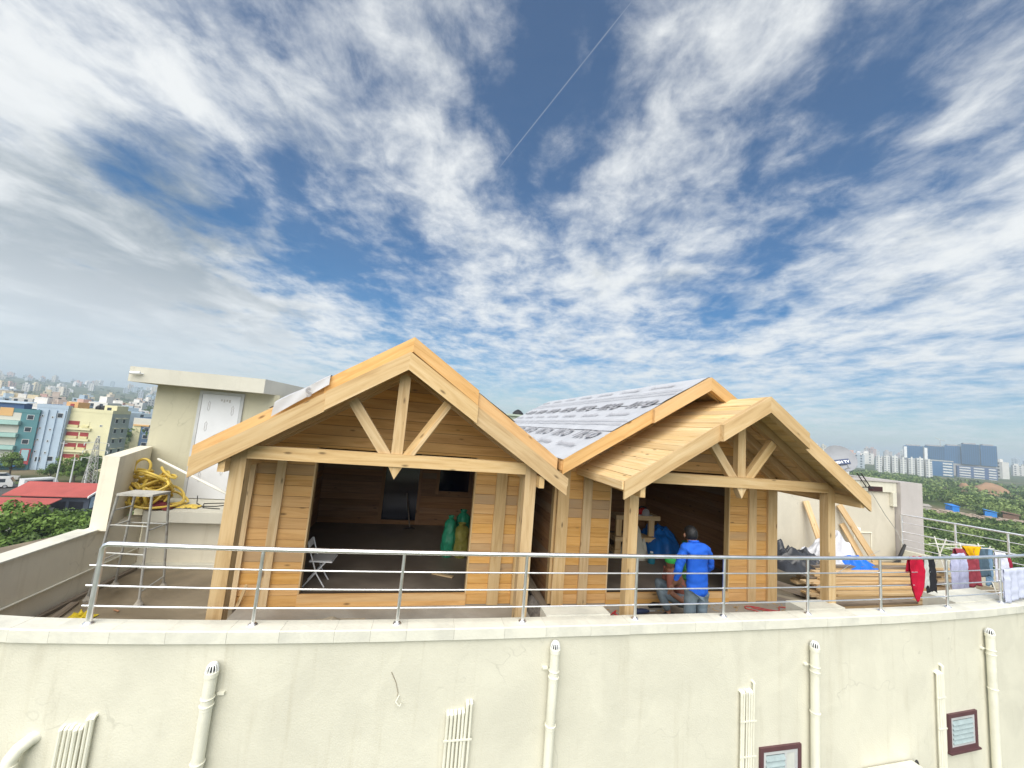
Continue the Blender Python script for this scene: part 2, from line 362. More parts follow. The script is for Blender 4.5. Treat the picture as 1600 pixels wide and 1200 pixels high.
def ledge(xa, xb, depth, z):
    s = MB(); n = 6
    for i in range(n):
        a, b = xa + (xb - xa) * i / n, xa + (xb - xa) * (i + 1) / n
        p = [wp(a, .253, z), wp(b, .253, z), wp(b, depth, z), wp(a, depth, z)]
        s.add([q - OFF for q in p] + [q - OFF - Vector((0, 0, .3)) for q in p], [(0, 1, 2, 3), (4, 5, 1, 0), (6, 7, 3, 2)] + ([(7, 4, 0, 3)] if i == 0 else []) + ([(5, 6, 2, 1)] if i == n - 1 else []))
    ob('ledge', s, C_COPE, tb)
ledge(.74, 1.62, .50, ZP + .012); ledge(4.75, 5.55, .55, ZP + .01); ledge(8.05, 9.6, .70, ZP + .01)
# small louvred windows low in the wall
FRAMEP = plain('plum_window_surround', (.10, .045, .05), .6, var=.15); ALU = plain('window_aluminium', (.62, .63, .64), .4, .2, dirt=.3)
GLASSL = plain('louvre_glass', (.33, .40, .40), .2, var=.15, scale=8, spec=.7)
def small_window(xa, xb, zt, zb, vent):
    d, n = nrm_at((xa + xb) / 2); c = wp((xa + xb) / 2, .035, zb); w = (wp(xb) - wp(xa)).length; h = zt - zb
    r = math.atan2(d.y, d.x); e = bpy.data.objects.new('window', None); COL.objects.link(e); e.parent = tb; e.location = c - OFF; e.rotation_euler = (0, 0, r)
    s = MB(); t = .055
    for a, b in (((-w / 2, -.03, 0), (w / 2, .0, t)), ((-w / 2, -.03, h - t), (w / 2, .0, h)), ((-w / 2, -.03, t), (-w / 2 + t, 0, h - t)), ((w / 2 - t, -.03, t), (w / 2, 0, h - t))): s.box(a, b)
    ob('surround', s, FRAMEP, e)
    w2 = w / 2 - t; s = MB(); t2 = .045
    for a, b in (((-w2, -.02, t), (w2, -.004, t + t2)), ((-w2, -.02, h - t - t2), (w2, -.004, h - t)), ((-w2, -.02, t + t2), (-w2 + t2, -.004, h - t - t2)), ((w2 - t2, -.02, t + t2), (w2, -.004, h - t - t2))): s.box(a, b)
    if vent: s.box((w2 * .25, -.02, t + t2), (w2 * .25 + .03, -.004, h - t - t2))
    ob('frame', s, ALU, e)
    xr = w2 * .25 if vent else w2 - t2
    ob('shade_backing', MB().box((-w2 + t2, -.0035, t + t2), (xr, -.001, h - t - t2)), DARK, e)  # near-black sheet paints the shade between the louvres
    ob('sill', MB().box((-w / 2 - .02, -.055, -.025), (w / 2 + .02, .0, -.001)), FRAMEP, e)
    k = 5
    for i in range(k):
        z0 = t + t2 + (h - 2 * t - 2 * t2) * i / k; z1 = t + t2 + (h - 2 * t - 2 * t2) * (i + 1) / k
        ob('louvre', MB().add([(-w2 + t2, -.034, z0), (xr, -.034, z0), (xr, -.006, z1 - .018), (-w2 + t2, -.006, z1 - .018), (-w2 + t2, -.030, z0 - .004), (xr, -.030, z0 - .004), (xr, -.002, z1 - .022), (-w2 + t2, -.002, z1 - .022)], [(0, 1, 2, 3), (7, 6, 5, 4), (0, 4, 5, 1), (3, 2, 6, 7)]), GLASSL, e)
    if vent: ob('pane', MB().box((xr + .03, -.012, t + t2), (w2 - t2, -.005, h - t - t2)), plain('pale_frosted_glass', (.55, .56, .52), .3), e)
small_window(3.75, 4.42, -1.19, -1.75, True); small_window(7.28, 7.95, -1.085, -1.625, False)
# terrace floor
fl = MB(); base = [wp(x, .2, -.15) for x in xs]
far = [T(16.9, 3.4, -.15), T(16.9, 11, -.15), T(-2.75, 11, -.15)]
ctr = T(6, 3, -.15); o = C = None
fl.add([Vector((p.x, p.y, 0)) for p in base] + [Vector((p.x, p.y, 0)) for p in far], [tuple(range(len(base) + 3))])
o = tag(ob('terrace_floor', fl, C_FLOOR, None, (0, 0, -.15)), kind='structure')
# ------------------------------------------------------------------ front railing
rl = thing('steel_railing', 'polished steel railing with four rails along the curved front parapet', 'railing', (0, 4.9, ZP))
RO = Vector((0, 4.9, ZP)); RB = .13
px = [-4.12, -2.57, -1.07, .40, 1.90, 3.24, 4.68, 6.10, 7.60, 9.05, 10.5, 12.0, 13.5]
lean = .0
zt = 1.245
def rail(z, xa, xb, r, name):
    n = int((xb - xa) / .3) + 1
    ob(name, MB().tube([wp(xa + (xb - xa) * i / n, RB, z) - RO for i in range(n + 1)], r, 10), STEEL, rl, smooth=True)
ct = [wp(px[0], RB, zt - .12), wp(px[0], RB, zt - .05), wp(px[0] + .015, RB, zt - .018), wp(px[0] + .05, RB, zt)]
path = ct + [wp(px[0] + .3 + .3 * i, RB, zt) for i in range(int((13.5 - px[0]) / .3))]
ob('top_rail', MB().tube([p - RO for p in path], .027, 12), STEEL, rl, smooth=True)
for z in (.63, .83, 1.03): rail(z - .005, px[0] - .09, 13.4, .0095, 'mid_rail')
for i, x in enumerate(px):
    p = wp(x, RB, ZP) - RO
    o = ob('post', MB().tube([p, p + Vector((0, 0, zt - ZP - (.10 if i == 0 else .02)))], .027 if i == 0 else .019, 12), STEEL, rl, smooth=True)
    ob('flange', MB().lathe([(.048, 0), (.048, .008), (.036, .02), (.026, .026)], p), STEEL, o, smooth=True)
# far right railing on its own low kerb
rr = thing('steel_railing', 'steel railing along the far right edge of the terrace by the grey block', 'railing', T(16.1, 3.5, 0), YAW)
ra, rb = Vector((0, 0, 0)), Vector((.75, -2.9, 0))
for z, r, nm in ((1.25, .026, 'top_rail'), (1.03, .011, 'mid_rail'), (.76, .02, 'mid_rail'), (.55, .011, 'mid_rail'), (.36, .011, 'mid_rail')):
    ob(nm, MB().tube([ra + Vector((0, 0, z)), rb + Vector((0, 0, z))], r, 10), STEEL, rr, smooth=True)
for t in (0, .36, .66, 1):
    p = ra.lerp(rb, t); ob('post', MB().tube([p + Vector((0, 0, -.1)), p + Vector((0, 0, 1.24))], .022, 10), STEEL, rr, smooth=True)
kb = thing('boundary_wall', 'low cream kerb wall carrying the far right railing', 'wall', T(16.1, 3.5, -.2), YAW)
d = (rb - ra).normalized(); n = Vector((-d.y, d.x, 0)) * .11
ob('kerb', MB().prism([ra - n, ra + n, rb + d * 2 + n, rb + d * 2 - n], (0, 0, .45)), P_WALL, kb)
# ------------------------------------------------------------------ pipes on the front wall
def on_wall(name, label, cat, x, z, group=None):
    d, n = nrm_at(x); return thing(name, label, cat, wp(x, .035, z), math.atan2(d.y, d.x), group)
def vent_pipe(x, ztop, label, side):
    t = on_wall('vent_pipe', label, 'pipe', x, ztop, 'vent pipes on the front wall'); r = .055; y = -.075
    ob('pipe', MB().tube([(0, y, -.09), (0, y, -3.2)], r, 18), PVC, t, smooth=True)
    cp = bpy.data.objects.new('vent_cap', None); COL.objects.link(cp); cp.parent = t
    ob('cap_top', MB().lathe([(.028, -.012), (.040, -.02), (.034, -.004), (.012, 0)], (0, y, 0), 14), WHITE, cp, smooth=True)
    ob('cap_ring', MB().lathe([(.062, -.13), (.062, -.085), (.056, -.08)], (0, y, 0), 18), PVC, cp, smooth=True)
    for j in range(12):
        a = 2 * math.pi * j / 12; c, s = math.cos(a), math.sin(a)
        ob('cap_rib', MB().tube([(c * .055, y + s * .055, -.085), (c * .05, y + s * .05, -.045), (c * .036, y + s * .036, -.014)], .0062, 5), WHITE, cp)
    ob('cap_core', MB().lathe([(.035, -.09), (.03, -.03), (.02, -.02)], (0, y, 0), 10), DARK, cp)
    for z in (-.42, -.95):
        ob('collar', MB().lathe([(.0585, z - .02), (.0585, z + .012), (.066, z + .014), (.066, z + .024), (.056, z + .026)], (0, y, 0), 18), PVC, t, smooth=True)
    s = MB(); z = -.33; s.tube([(math.cos(a) * .06, y + math.sin(a) * .06, z) for a in [i * math.pi / 9 for i in range(19)]], .006, 5); s.box((side * .06, -.03, z - .012), (side * .125, -.0, z + .012))
    ob('clamp', s, PVC, t)
vent_pipe(-2.82, .17, 'cream vent pipe with slotted cap, leftmost of the four on the front wall', 1)
vent_pipe(.78, .30, 'cream vent pipe with slotted cap below the gap between the cabins', -1)
vent_pipe(4.60, .16, 'cream vent pipe with slotted cap beside the partly cut off window', -1)
vent_pipe(8.28, .16, 'cream vent pipe with slotted cap, rightmost, past the small louvred window', -1)
def conduits(x, hs, label, r=.0165, sp=.043):
    t = on_wall('conduit_bundle', label, 'pipes', x, -.36, 'thin conduit bundles on the front wall')
    for i, h in enumerate(hs):
        xx = i * sp - len(hs) * sp / 2; rr_ = r * random.uniform(.85, 1.15); y = -.035 - random.uniform(0, .006)
        ob('conduit', MB().tube([(xx, .02, h), (xx, y * .6, h), (xx, y, h - .012), (xx, y, h - .05), (xx + random.uniform(-.006, .006), y, h - .5), (xx, y, -2.8)], [rr_ * 1.2, rr_ * 1.2, rr_ * 1.2, rr_, rr_, rr_], 8), PVC, t, smooth=True)
    for z in (-.35 - random.random() * .2, -.9): ob('strap', MB().box((-len(hs) * sp / 2 - .03, -.058, z), (len(hs) * sp / 2 - .01, -.05, z + .018)), PVC, t)
conduits(-3.93, (-.09, -.085, -.08, -.09, -.085, 0, .01), 'bundle of seven cream conduits beside the bent pipe elbow at the left')
conduits(-.26, (-.1, -.1, -.095, -.09, -.085, .0, .005), 'bundle of seven cream conduits below the wire hook, between the first two vent pipes')
conduits(3.55, (-.1, -.1, -.09, -.1, -.095, .01), 'bundle of six cream conduits left of the cut off window', .016, .04)
conduits(7.12, (-.09, -.08, -.085, .01), 'bundle of four cream conduits left of the small louvred window')
t = on_wall('pipe_elbow', 'fat cream pipe elbow bending out of the wall in the bottom left corner', 'pipe', -4.40, -.56)
ob('elbow', MB().tube([(.1, .06, .0), (.07, -.02, .01), (.03, -.075, -.03), (0, -.10, -.10), (-.01, -.11, -.18), (-.01, -.11, -1.5)], .058, 16), PVC, t, smooth=True)
ob('socket', MB().lathe([(.068, -.02), (.068, .04), (.058, .045)], (-.008, -.108, -.19), 18), PVC, t, smooth=True)
t = on_wall('wire_hook', 'small bent wire hook with loose cord on the plain wall', 'hook', -.96, -.26)
ob('cord', MB().tube([(-.11, -.006, .25), (-.05, -.006, .14), (-.015, -.008, .03), (-.02, -.015, .0)], .0035, 5), plain('brown_cord', (.30, .25, .18), .8), t)
ob('hook', MB().tube([(0, 0, 0), (-.01, -.03, -.01), (-.03, -.04, -.04), (0, -.045, -.075), (.02, -.045, -.085), (.03, -.04, -.06)], .007, 6), PVC, t, smooth=True)
ac = on_wall('air_conditioner_unit', 'cream outdoor air conditioner box cut off by the bottom edge', 'air conditioner', 5.98, -1.62)
ob('casing', MB().box((-.48, -.40, -.62), (.48, -.03, 0)), plain('ac_casing', (.66, .64, .54), .5, dirt=.4), ac); ob('grille', MB().box((-.40, -.415, -.56), (.22, -.402, -.05)), IRON, ac)
for i in range(9): ob('grille_bar', MB().box((-.40, -.425, -.54 + i * .055), (.22, -.416, -.53 + i * .055)), GALV, ac)
ob('refrigerant_hose', MB().tube([(.46, -.06, -.08), (.54, -.06, .0), (.6, -.05, -.12), (.62, -.03, -.5)], .018, 7), BLACK, ac, smooth=True)
# ------------------------------------------------------------------ the two timber cabins
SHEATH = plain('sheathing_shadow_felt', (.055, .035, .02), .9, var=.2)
def membrane_mat():
    m = Mat('printed_roof_membrane'); v = m.coords((1, 1, 1), False); g = m.noise(v, 2.2, 5, .6); h = m.noise(v, 5, 4, .6, .6)
    c = m.ramp(g, [(.3, (.44, .45, .475)), (.7, (.53, .54, .565))]); m.bump(h, .35, .02); return m.fin(c, .55, 0, .3)
MEMB = membrane_mat(); PRINT = plain('membrane_print', (.27, .265, .28), .6, var=.2, scale=3); PRINT2 = plain('membrane_print_pale', (.37, .365, .385), .6, var=.2)
ROWH = .1545
C_INNER = concrete('cabin_floor_concrete', (.12, .095, .075), (.21, .175, .14), (.29, .25, .21))
def cabin(name, label, org, P):
    t = thing(name, label, 'cabin', org, YAW)
    pv, mv, D = P['pv'], P['mv'], P['D']; pa, pl, pr = P['pa'], P['pl'], P['pr']; ma, ml, mr = P['ma'], P['ml'], P['mr']
    L0, L1 = P['w0'], P['w1']; o0, o1, os_, ot = P['o0'], P['o1'], .171, 2.28; BK = P['back']; PT = P['part']
    # ---- slab and floor
    ob('porch_slab', MB().prism([(P['s0'], P['sf'], -.148), (P['s1'], P['sf'], -.148), (P['s1'], D, -.148), (P['s0'], D, -.148)], (0, 0, .146)), C_PORCH, t)
    ob('floor', MB().box((L0 + .05, D + .02, -.1), (L1 - .05, BK, .10)), C_INNER, t)
    # ---- posts, tie, king post, braces, cross beam
    hs = P['hs']
    def roofz(u, a, l, r):   # top of roof at u
        return a[1] - (a[0] - u) * (a[1] - l[1]) / (a[0] - l[0]) if u <= a[0] else a[1] - (u - a[0]) * (a[1] - r[1]) / (r[0] - a[0])
    pz = lambda u: roofz(u, pa, pl, pr); mz = lambda u: roofz(u, ma, ml, mr)
    for u in P['posts']:
        z0, z1 = pz(u - hs) - .10, pz(u + hs) - .10
        piece('post', [(u - hs, -hs, -.145), (u + hs, -hs, -.145), (u + hs, -hs, z1), (u - hs, -hs, z0)], (0, 2 * hs, 0), (0, 0, 1), W_BEAM, t)
        if not P['lining']: continue
        cu = u + (hs + .06) * (1 if u == P['posts'][0] else -1)
        board('post_lining', (cu - .02 * (1 if u == P['posts'][0] else -1), hs + .045, -.0), (cu - .02 * (1 if u == P['posts'][0] else -1), hs + .045, 2.1), .09, .05, (1, 0, 0), W_BEAM, t)
    p0, p1 = P['posts']
    board('tie_beam', (p0 + hs + .002, -.02, 2.262), (p1 - hs - .002, -.02, 2.262), .158, .13, (0, 0, 1), W_BEAM, t)
    kp = P['king']
    kz = pz(kp) - .23
    piece('king_post', [(kp - .072, -.05, 2.343), (kp + .072, -.05, 2.343), (kp + .072, -.05, kz - .05), (kp, -.05, kz), (kp - .072, -.05, kz - .05)], (0, .1, 0), (0, 0, 1), W_BEAM, t)
    piece('pendant', [(kp - .088, -.06, 2.181), (kp, -.06, 2.02), (kp + .088, -.06, 2.181)], (0, .11, 0), (0, 0, 1), W_BEAM, t)
    for sgn, du in ((-1, P['br'][0]), (1, P['br'][1])):
        e = Vector((kp + sgn * du, 0, pz(kp + sgn * du) - .24)); b = Vector((kp + sgn * .12, 0, 2.36)); dr = (e - b).normalized()
        nn = Vector((-dr.z, 0, dr.x)) * .066 * sgn
        q = [b - nn * 1.0, b + nn, e + nn, e - nn]
        q[1].z = 2.343; q[0].z = 2.343; q[1].x = kp + sgn * .074; q[0].x = kp + sgn * .235
        piece('brace', [p + Vector((0, -.045, 0)) for p in q], (0, .09, 0), dr, W_BEAM, t)
        if sgn == 1 and P.get('split'):
            piece('brace_facing', [p + Vector((0, -.075, 0)) for p in (q[0].lerp(q[1], .08), q[0].lerp(q[1], .45), q[3].lerp(q[2], .45), q[3].lerp(q[2], .08))], (0, .028, 0), dr, W_BEAM, t)
    for u, sg in ((p0 - hs - .038, -1), (p1 + hs + .038, 1)): board('eave_plate', (u, pv + .04, 2.105), (u, D - .03, 2.105), .155, .072, (0, 0, 1), W_BEAM, t)
    # ---- rafters under the porch roof
    for a, b in ((pl, pa), (pr, pa)):
        for v in (-.01, .52, D - .12):
            A = Vector((a[0] + (.12 if a is pl else -.12), v, 0)); A.z = pz(A.x) - .115; B = Vector((b[0], v, b[1] - .115))
            dr = (B - A).normalized(); nz = Vector((0, 0, .075))
            sgn = 1 if a is pl else -1
            piece('rafter', [(A - nz), (A + nz), (B + nz - dr * .002), (B - nz - dr * .002)], (0, .10, 0), dr, W_BEAM, t)
        A = Vector((a[0], pv + .03, a[1])); B = Vector((b[0], pv + .03, b[1])); sl = (B - A).length; dr = (B - A) / sl; nrm = Vector((-dr.z, 0, dr.x)) * (1 if a is pl else -1)
        n = max(1, round(sl / .148)); w = sl / n
        for i in range(n):
            q0 = A + dr * (w * i + .003); q1 = A + dr * (w * (i + 1) - .003); dz = nrm * random.uniform(-.004, .004) - nrm * .026
            ln = Vector((0, D - pv - .05 + random.uniform(-.02, .01), 0))
            piece('roof_plank', [q0 + dz, q1 + dz, q1 + dz + ln, q0 + dz + ln], nrm * .024, (0, 1, 0), W_DECK, t)
        # eave fascia
        e0 = Vector((a[0], pv + .03, a[1] - .005)); sgn = -1 if a is pl else 1
        piece('eave_fascia', [(a[0], pv + .032, a[1] - .004), (a[0], pv + .032, a[1] - .11), (a[0], D, a[1] - .11), (a[0], D, a[1] - .004)], (sgn * .025, 0, 0), (0, 1, 0), W_DECK, t)
    # ---- barge boards: a long lower piece and a prouder upper piece
    def barge(a, b, v, h, f, lift, proud, mat, nm):
        A, B = Vector((a[0], v, a[1])), Vector((b[0], v, b[1])); dr = (B - A).normalized(); K = A.lerp(B, f + .0); dn = Vector((0, 0, -h))
        piece(nm, [A + Vector((0, 0, .004)), K + Vector((0, 0, .004)), K + dn, A + dn], (0, .035, 0), dr, mat, t)
        K2 = A.lerp(B, f - .015); up_ = Vector((0, 0, lift)); fr = Vector((0, -proud, 0))
        piece(nm, [K2 + up_ + fr, B + up_ + fr, B + dn + up_ + fr, K2 + dn + up_ + fr], (0, .035 + proud - .003 if proud > .036 else .034, 0), dr, mat, t)
    for a in (pl, pr): barge(a, pa, pv, .235, P['pf'], P['plift'], P['pproud'], W_BEAM, 'barge_board')
    for a in (ml, mr): barge(a, ma, mv, .215, P['mf'], P['mlift'], P['mproud'], W_FASC, 'main_barge_board')
    # ---- main roof
    for a in (ml, mr):
        A, B = Vector((a[0], mv + .035, a[1] - .002)), Vector((ma[0], mv + .035, ma[1] - .002)); dr = (B - A).normalized(); nrm = Vector((-dr.z, 0, dr.x)) * (1 if a is ml else -1)
        ob('roof_deck', MB().prism([A - nrm * .004, B - nrm * .004, B - nrm * .04, A - nrm * .04], (0, BK + .35 - mv, 0)), W_DECK, t)
        ob('eave_fascia', MB().box((a[0] - .013, mv + .036, a[1] - .16), (a[0] + .012, BK + .35, a[1] - .03)), W_FASC, t)
        for v in (mv + .09, D - .02): piece('main_rafter', [A + Vector((0, v - A.y, -.045)), B + Vector((0, v - A.y, -.045)), B + Vector((0, v - A.y, -.19)), A + Vector((0, v - A.y, -.19))], (0, .06, 0), dr, W_BEAM, t)
        if P['memb']:
            sl = (B - A).length; Lr = BK + .35 - mv
            rows = 3
            for i in range(rows):
                s0, s1 = sl * i / rows - (.06 if i else -.0), sl * (i + 1) / rows
                def fn(x, y, s0=s0, s1=s1, i=i):
                    p = A + dr * (s0 + (s1 - s0) * y) + Vector((0, (Lr) * x - .03, 0)); return p + nrm * (.006 + .004 * i + (.012 * (1 - y) if i else .0) + .008 * noise.noise(Vector((x * 14, y * 5, i * 9.1))))
                ob('membrane_strip', MB().grid(fn, 40, 8), MEMB, t, smooth=True)
            P['frame'] = None
            if a is ml: P['slope'] = (A.copy(), dr.copy(), nrm.copy(), sl, Lr)
    # ---- walls: planks over dark felt
    def plank_wall(nm, u0, u1, zbot, top, mk, ext, holes, mat, back, rowh=ROWH, z0=.0):
        """mk(u,w)->point on the outer face; ext = outward vector of plank thickness"""
        i = 0; z = z0
        while z < 4.2:
            za, zb = max(z + .0025, zbot), z + rowh - .0025; z += rowh; i += 1
            poly = [(u0, za), (u1, za), (u1, zb), (u0, zb)]
            for cpl in top: poly = clip(poly, *cpl)
            if len(poly) < 3: break
            if max(p[1] for p in poly) - min(p[1] for p in poly) < .02: continue
            segs = [poly]
            for hu0, hu1, hz0, hz1 in holes:
                out = []
                for q in segs:
                    zq0, zq1 = min(p[1] for p in q), max(p[1] for p in q)
                    if zq1 <= hz0 + .004 or zq0 >= hz1 - .004: out.append(q); continue
                    for c in (clip(q, 1, 0, hu0), clip(q, -1, 0, -hu1)):
                        if len(c) > 2: out.append(c)
                    mid = clip(clip(q, -1, 0, -hu0), 1, 0, hu1)
                    for c in (clip(mid, 0, 1, hz0), clip(mid, 0, -1, -hz1)):
                        if len(c) > 2 and max(p[1] for p in c) - min(p[1] for p in c) > .01: out.append(c)
                segs = out
            for q in segs:
                j = random.uniform(-.002, .002); pts = [mk(*p) for p in q]; e = Vector(ext)
                piece(nm, [p + e * j * 50 for p in pts], e, mk(1, 0) - mk(0, 0), mat, t)
        return
    # roof line limits for the gable (main roof underside)
    def lim(a, b, off):
        k = (b[1] - a[1]) / (b[0] - a[0])       # w <= a1 + k (u-a0) - off
        return (-k, 1, a[1] - k * a[0] - off)
    gable = [lim(ml, ma, .20), lim(mr, ma, .20)]
    op = (o0, o1, os_, ot)
    plank_wall('wall_plank', L0, L1, .0, gable, lambda u, w: Vector((u, D, w)), (0, -.022, 0), [op], W_WALL, None)
    # felt behind, in pieces round the opening
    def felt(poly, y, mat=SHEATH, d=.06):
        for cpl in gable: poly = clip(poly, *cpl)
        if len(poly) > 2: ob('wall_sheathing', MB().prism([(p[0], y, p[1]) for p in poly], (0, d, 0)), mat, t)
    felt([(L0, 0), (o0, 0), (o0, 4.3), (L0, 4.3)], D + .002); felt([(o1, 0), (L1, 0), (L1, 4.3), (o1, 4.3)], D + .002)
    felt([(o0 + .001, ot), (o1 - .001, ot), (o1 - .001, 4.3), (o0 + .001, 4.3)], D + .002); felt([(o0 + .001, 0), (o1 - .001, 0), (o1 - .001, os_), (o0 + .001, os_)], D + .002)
    # opening lining, sill, battens, corner trims, plinth
    for u, s in ((o0, 1), (o1, -1)): board('jamb', (u + s * .011, D + .03, os_), (u + s * .011, D + .03, ot), .12, .02, (0, 1, 0), W_BEAM, t)
    board('sill_board', (o0 + .004, D - .035, os_ - .052), (o1 - .004, D - .035, os_ - .052), .10, .022, (0, 0, 1), W_FASC, t)
    board('plinth_plank', (o0 + .004, D - .034, .035), (o1 - .004, D - .034, .035), .075, .02, (0, 0, 1), W_WALL, t)
    for a, b in P['bat']: board('batten', ((a + b) / 2, D - .042, .0), ((a + b) / 2, D - .042, min(mz((a + b) / 2), mz(a)) - .3 if False else 2.2), b - a, .038, (1, 0, 0), W_BEAM, t)
    for a, b in P['trim']: board('corner_trim', ((a + b) / 2, D - .045, .0), ((a + b) / 2, D - .045, 2.18), b - a, .045, (1, 0, 0), W_BEAM, t)
    # side walls (outer and inner faces)
    zt_l, zt_r = mz(L0) - .20, mz(L1) - .20
    for u, zt_, s in ((L0, zt_l, 1), (L1, zt_r, -1)):
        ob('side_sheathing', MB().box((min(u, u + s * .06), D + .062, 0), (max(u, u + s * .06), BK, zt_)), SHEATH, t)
        if s in P['outer']: plank_wall('side_plank', D, BK, 0, [(0, 1, zt_)], lambda v, w, u=u, s=s: Vector((u - s * .002, v, w)), (-s * .022, 0, 0), [], W_WALL if s < 0 else W_SHADED, None)  # left outer planks use the wood with shade in its colour
        if s in P['inner']: plank_wall('inner_side_plank', D + .07, PT, .11, [(0, 1, zt_)], lambda v, w, u=u, s=s: Vector((u + s * .062, v, w)), (s * .02, 0, 0), [], W_SHADED, None)
    if 1 in P['outer']: board('corner_trim', (L0 - .025, D + .05, 0), (L0 - .025, D + .05, 2.2), .12, .045, (0, 1, 0), W_BEAM, t)
    # partition at the back of the front room and the closed rear wall
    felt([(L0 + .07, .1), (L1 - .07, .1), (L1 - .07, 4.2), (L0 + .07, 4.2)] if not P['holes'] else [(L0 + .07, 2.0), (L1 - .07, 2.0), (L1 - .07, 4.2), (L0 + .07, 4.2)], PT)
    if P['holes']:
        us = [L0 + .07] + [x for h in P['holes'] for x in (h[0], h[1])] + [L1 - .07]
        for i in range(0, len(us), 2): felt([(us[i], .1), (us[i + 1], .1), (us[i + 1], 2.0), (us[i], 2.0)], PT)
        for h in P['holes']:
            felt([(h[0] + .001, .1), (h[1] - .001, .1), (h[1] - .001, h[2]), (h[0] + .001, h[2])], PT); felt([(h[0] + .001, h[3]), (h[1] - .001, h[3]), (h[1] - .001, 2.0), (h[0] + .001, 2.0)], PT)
    plank_wall('partition_plank', L0 + .09, L1 - .09, .11, gable, lambda u, w: Vector((u, PT - .002, w)), (0, -.02, 0), P['holes'], W_SHADED, None, .15, .1)
    for h, nm in zip(P['holes'], ('door_frame', 'window_frame')):
        f = bpy.data.objects.new(nm, None); COL.objects.link(f); f.parent = t; f.location = (h[0], PT - .02, h[2]); w, hh = h[1] - h[0], h[3] - h[2]; q = .085
        for p0_, p1_ in (((-q / 2, 0, -q), (-q / 2, 0, hh + q)), ((w + q / 2, 0, -q), (w + q / 2, 0, hh + q))): board('frame_board', Vector(p0_) - Vector((0, .026, 0)), Vector(p1_) - Vector((0, .026, 0)), q, .03, (1, 0, 0), W_SHADED, f)
        for z in (-q / 2, hh + q / 2): board('frame_board', (0, -.026, z), (w, -.026, z), q, .03, (0, 0, 1), W_SHADED, f)
        ob('pane', MB().box((0, .03, 0), (w, .045, hh)), NAVY, f)
    ob('rear_wall', MB().prism([(L0, BK, 0), (L1, BK, 0), (L1, BK, zt_r), (ma[0], BK, ma[1] - .2), (L0, BK, zt_l)], (0, .06, 0)), W_WALL, t)
    return t
PA = dict(pv=-.254, mv=.25, D=1.046, pa=(1.84, 3.664), pl=(-.427, 2.184), pr=(4.107, 2.184), ma=(1.85, 3.942), ml=(-.66, 2.26), mr=(4.126, 2.409), w0=-.28, w1=3.90, o0=.591, o1=3.039, back=8.4, part=5.35,
          s0=-.15, s1=3.98, sf=-.27, posts=(0., 3.635), king=1.80, br=(.62, .60), pf=.60, plift=.012, pproud=.02, mf=.58, mlift=.035, mproud=.03, memb=True, bat=((.09, .215), (3.37, 3.55)), trim=((-.28, -.18), (3.76, 3.90)),
          outer=(), inner=(1, -1), holes=[(1.32, 2.17, .22, 1.93), (2.70, 3.49, 1.0, 1.93)], split=True, lining=False, hs=.08)
PB = dict(pv=-.50, mv=.25, D=1.117, pa=(2.60, 3.585), pl=(.345, 2.23), pr=(4.575, 2.222), ma=(2.215, 3.913), ml=(-.253, 2.408), mr=(4.683, 2.408), w0=0., w1=4.469, o0=.975, o1=3.434, back=8.35, part=5.4,
          s0=.15, s1=4.7, sf=-.12, posts=(.749, 4.342), king=2.60, br=(.62, .62), pf=.66, plift=.0, pproud=.075, mf=.60, mlift=.0, mproud=.06, memb=True, bat=((.46, .62), (3.83, 4.0)), trim=((.0, .2), (4.26, 4.469)),
          outer=(1,), inner=(1, -1), holes=[], lining=False, hs=.072)
cabA = cabin('timber_cabin', 'unfinished pine cabin on the left with folding chair and sacks inside', O_A, PA)
O_B = Vector((1.159, 5.675, 0))
cabB = cabin('timber_cabin', 'unfinished pine cabin on the right with printed membrane on its roof', O_B, PB)
def TB(u, v, w=0): return O_B + UU * u + VV * v + Vector((0, 0, w))
# printing on the membrane of the right cabin
def text_mesh(txt, size, shear, off):
    cu = bpy.data.curves.new(txt, 'FONT'); cu.body = txt; cu.size = size; cu.shear = shear; cu.offset = off; cu.align_x = 'CENTER'; cu.fill_mode = 'FRONT'; cu.resolution_u = 2
    o = bpy.data.objects.new('t', cu); COL.objects.link(o); dg = bpy.context.evaluated_depsgraph_get(); me = bpy.data.meshes.new_from_object(o.evaluated_get(dg)); bpy.data.objects.remove(o); return me
def block_letters():
    s = MB(); h = .25; t_ = .072; x = -.31; sh = .28
    def q(pts): s.add([(p[0] + sh * p[1], p[1], 0) for p in pts], [tuple(range(len(pts)))])
    q([(x, 0), (x + t_, 0), (x + t_, h), (x, h)]); x += .115
    q([(x, 0), (x + t_, 0), (x + t_, h), (x, h)]); q([(x + t_ + .004, h * .52), (x + .15, h), (x + .235, h), (x + t_ + .03, h * .46)]); q([(x + t_ + .004, h * .50), (x + t_ + .035, h * .45), (x + .25, 0), (x + .165, 0)]); x += .27
    cx, cy = x + .125, h / 2; n = 18
    o_ = [(cx + .125 * math.cos(2 * math.pi * i / n), cy + h * .51 * math.sin(2 * math.pi * i / n)) for i in range(n)]; i_ = [(cx + .058 * math.cos(2 * math.pi * i / n), cy + h * .24 * math.sin(2 * math.pi * i / n)) for i in range(n)]
    for i in range(n): j = (i + 1) % n; q([o_[i], o_[j], i_[j], i_[i]])
    return s.mesh('printed_word', PRINT)
iko = block_letters(); sto = text_mesh('Stormtite', .165, .3, .003); sto.materials.append(PRINT2)
def slope_text(me, A, dr, nrm, s, y, par, nm):
    X = Vector((0, -1, 0)); Yv = dr; Z = X.cross(Yv)
    m = Matrix((X, Yv, Z)).transposed().to_4x4(); m.translation = A + dr * s + Vector((0, y, 0)) + nrm * .040
    o = bpy.data.objects.new(nm, me); COL.objects.link(o); o.parent = par; o.matrix_basis = m @ Matrix.Diagonal((1.22, 1, 1, 1))
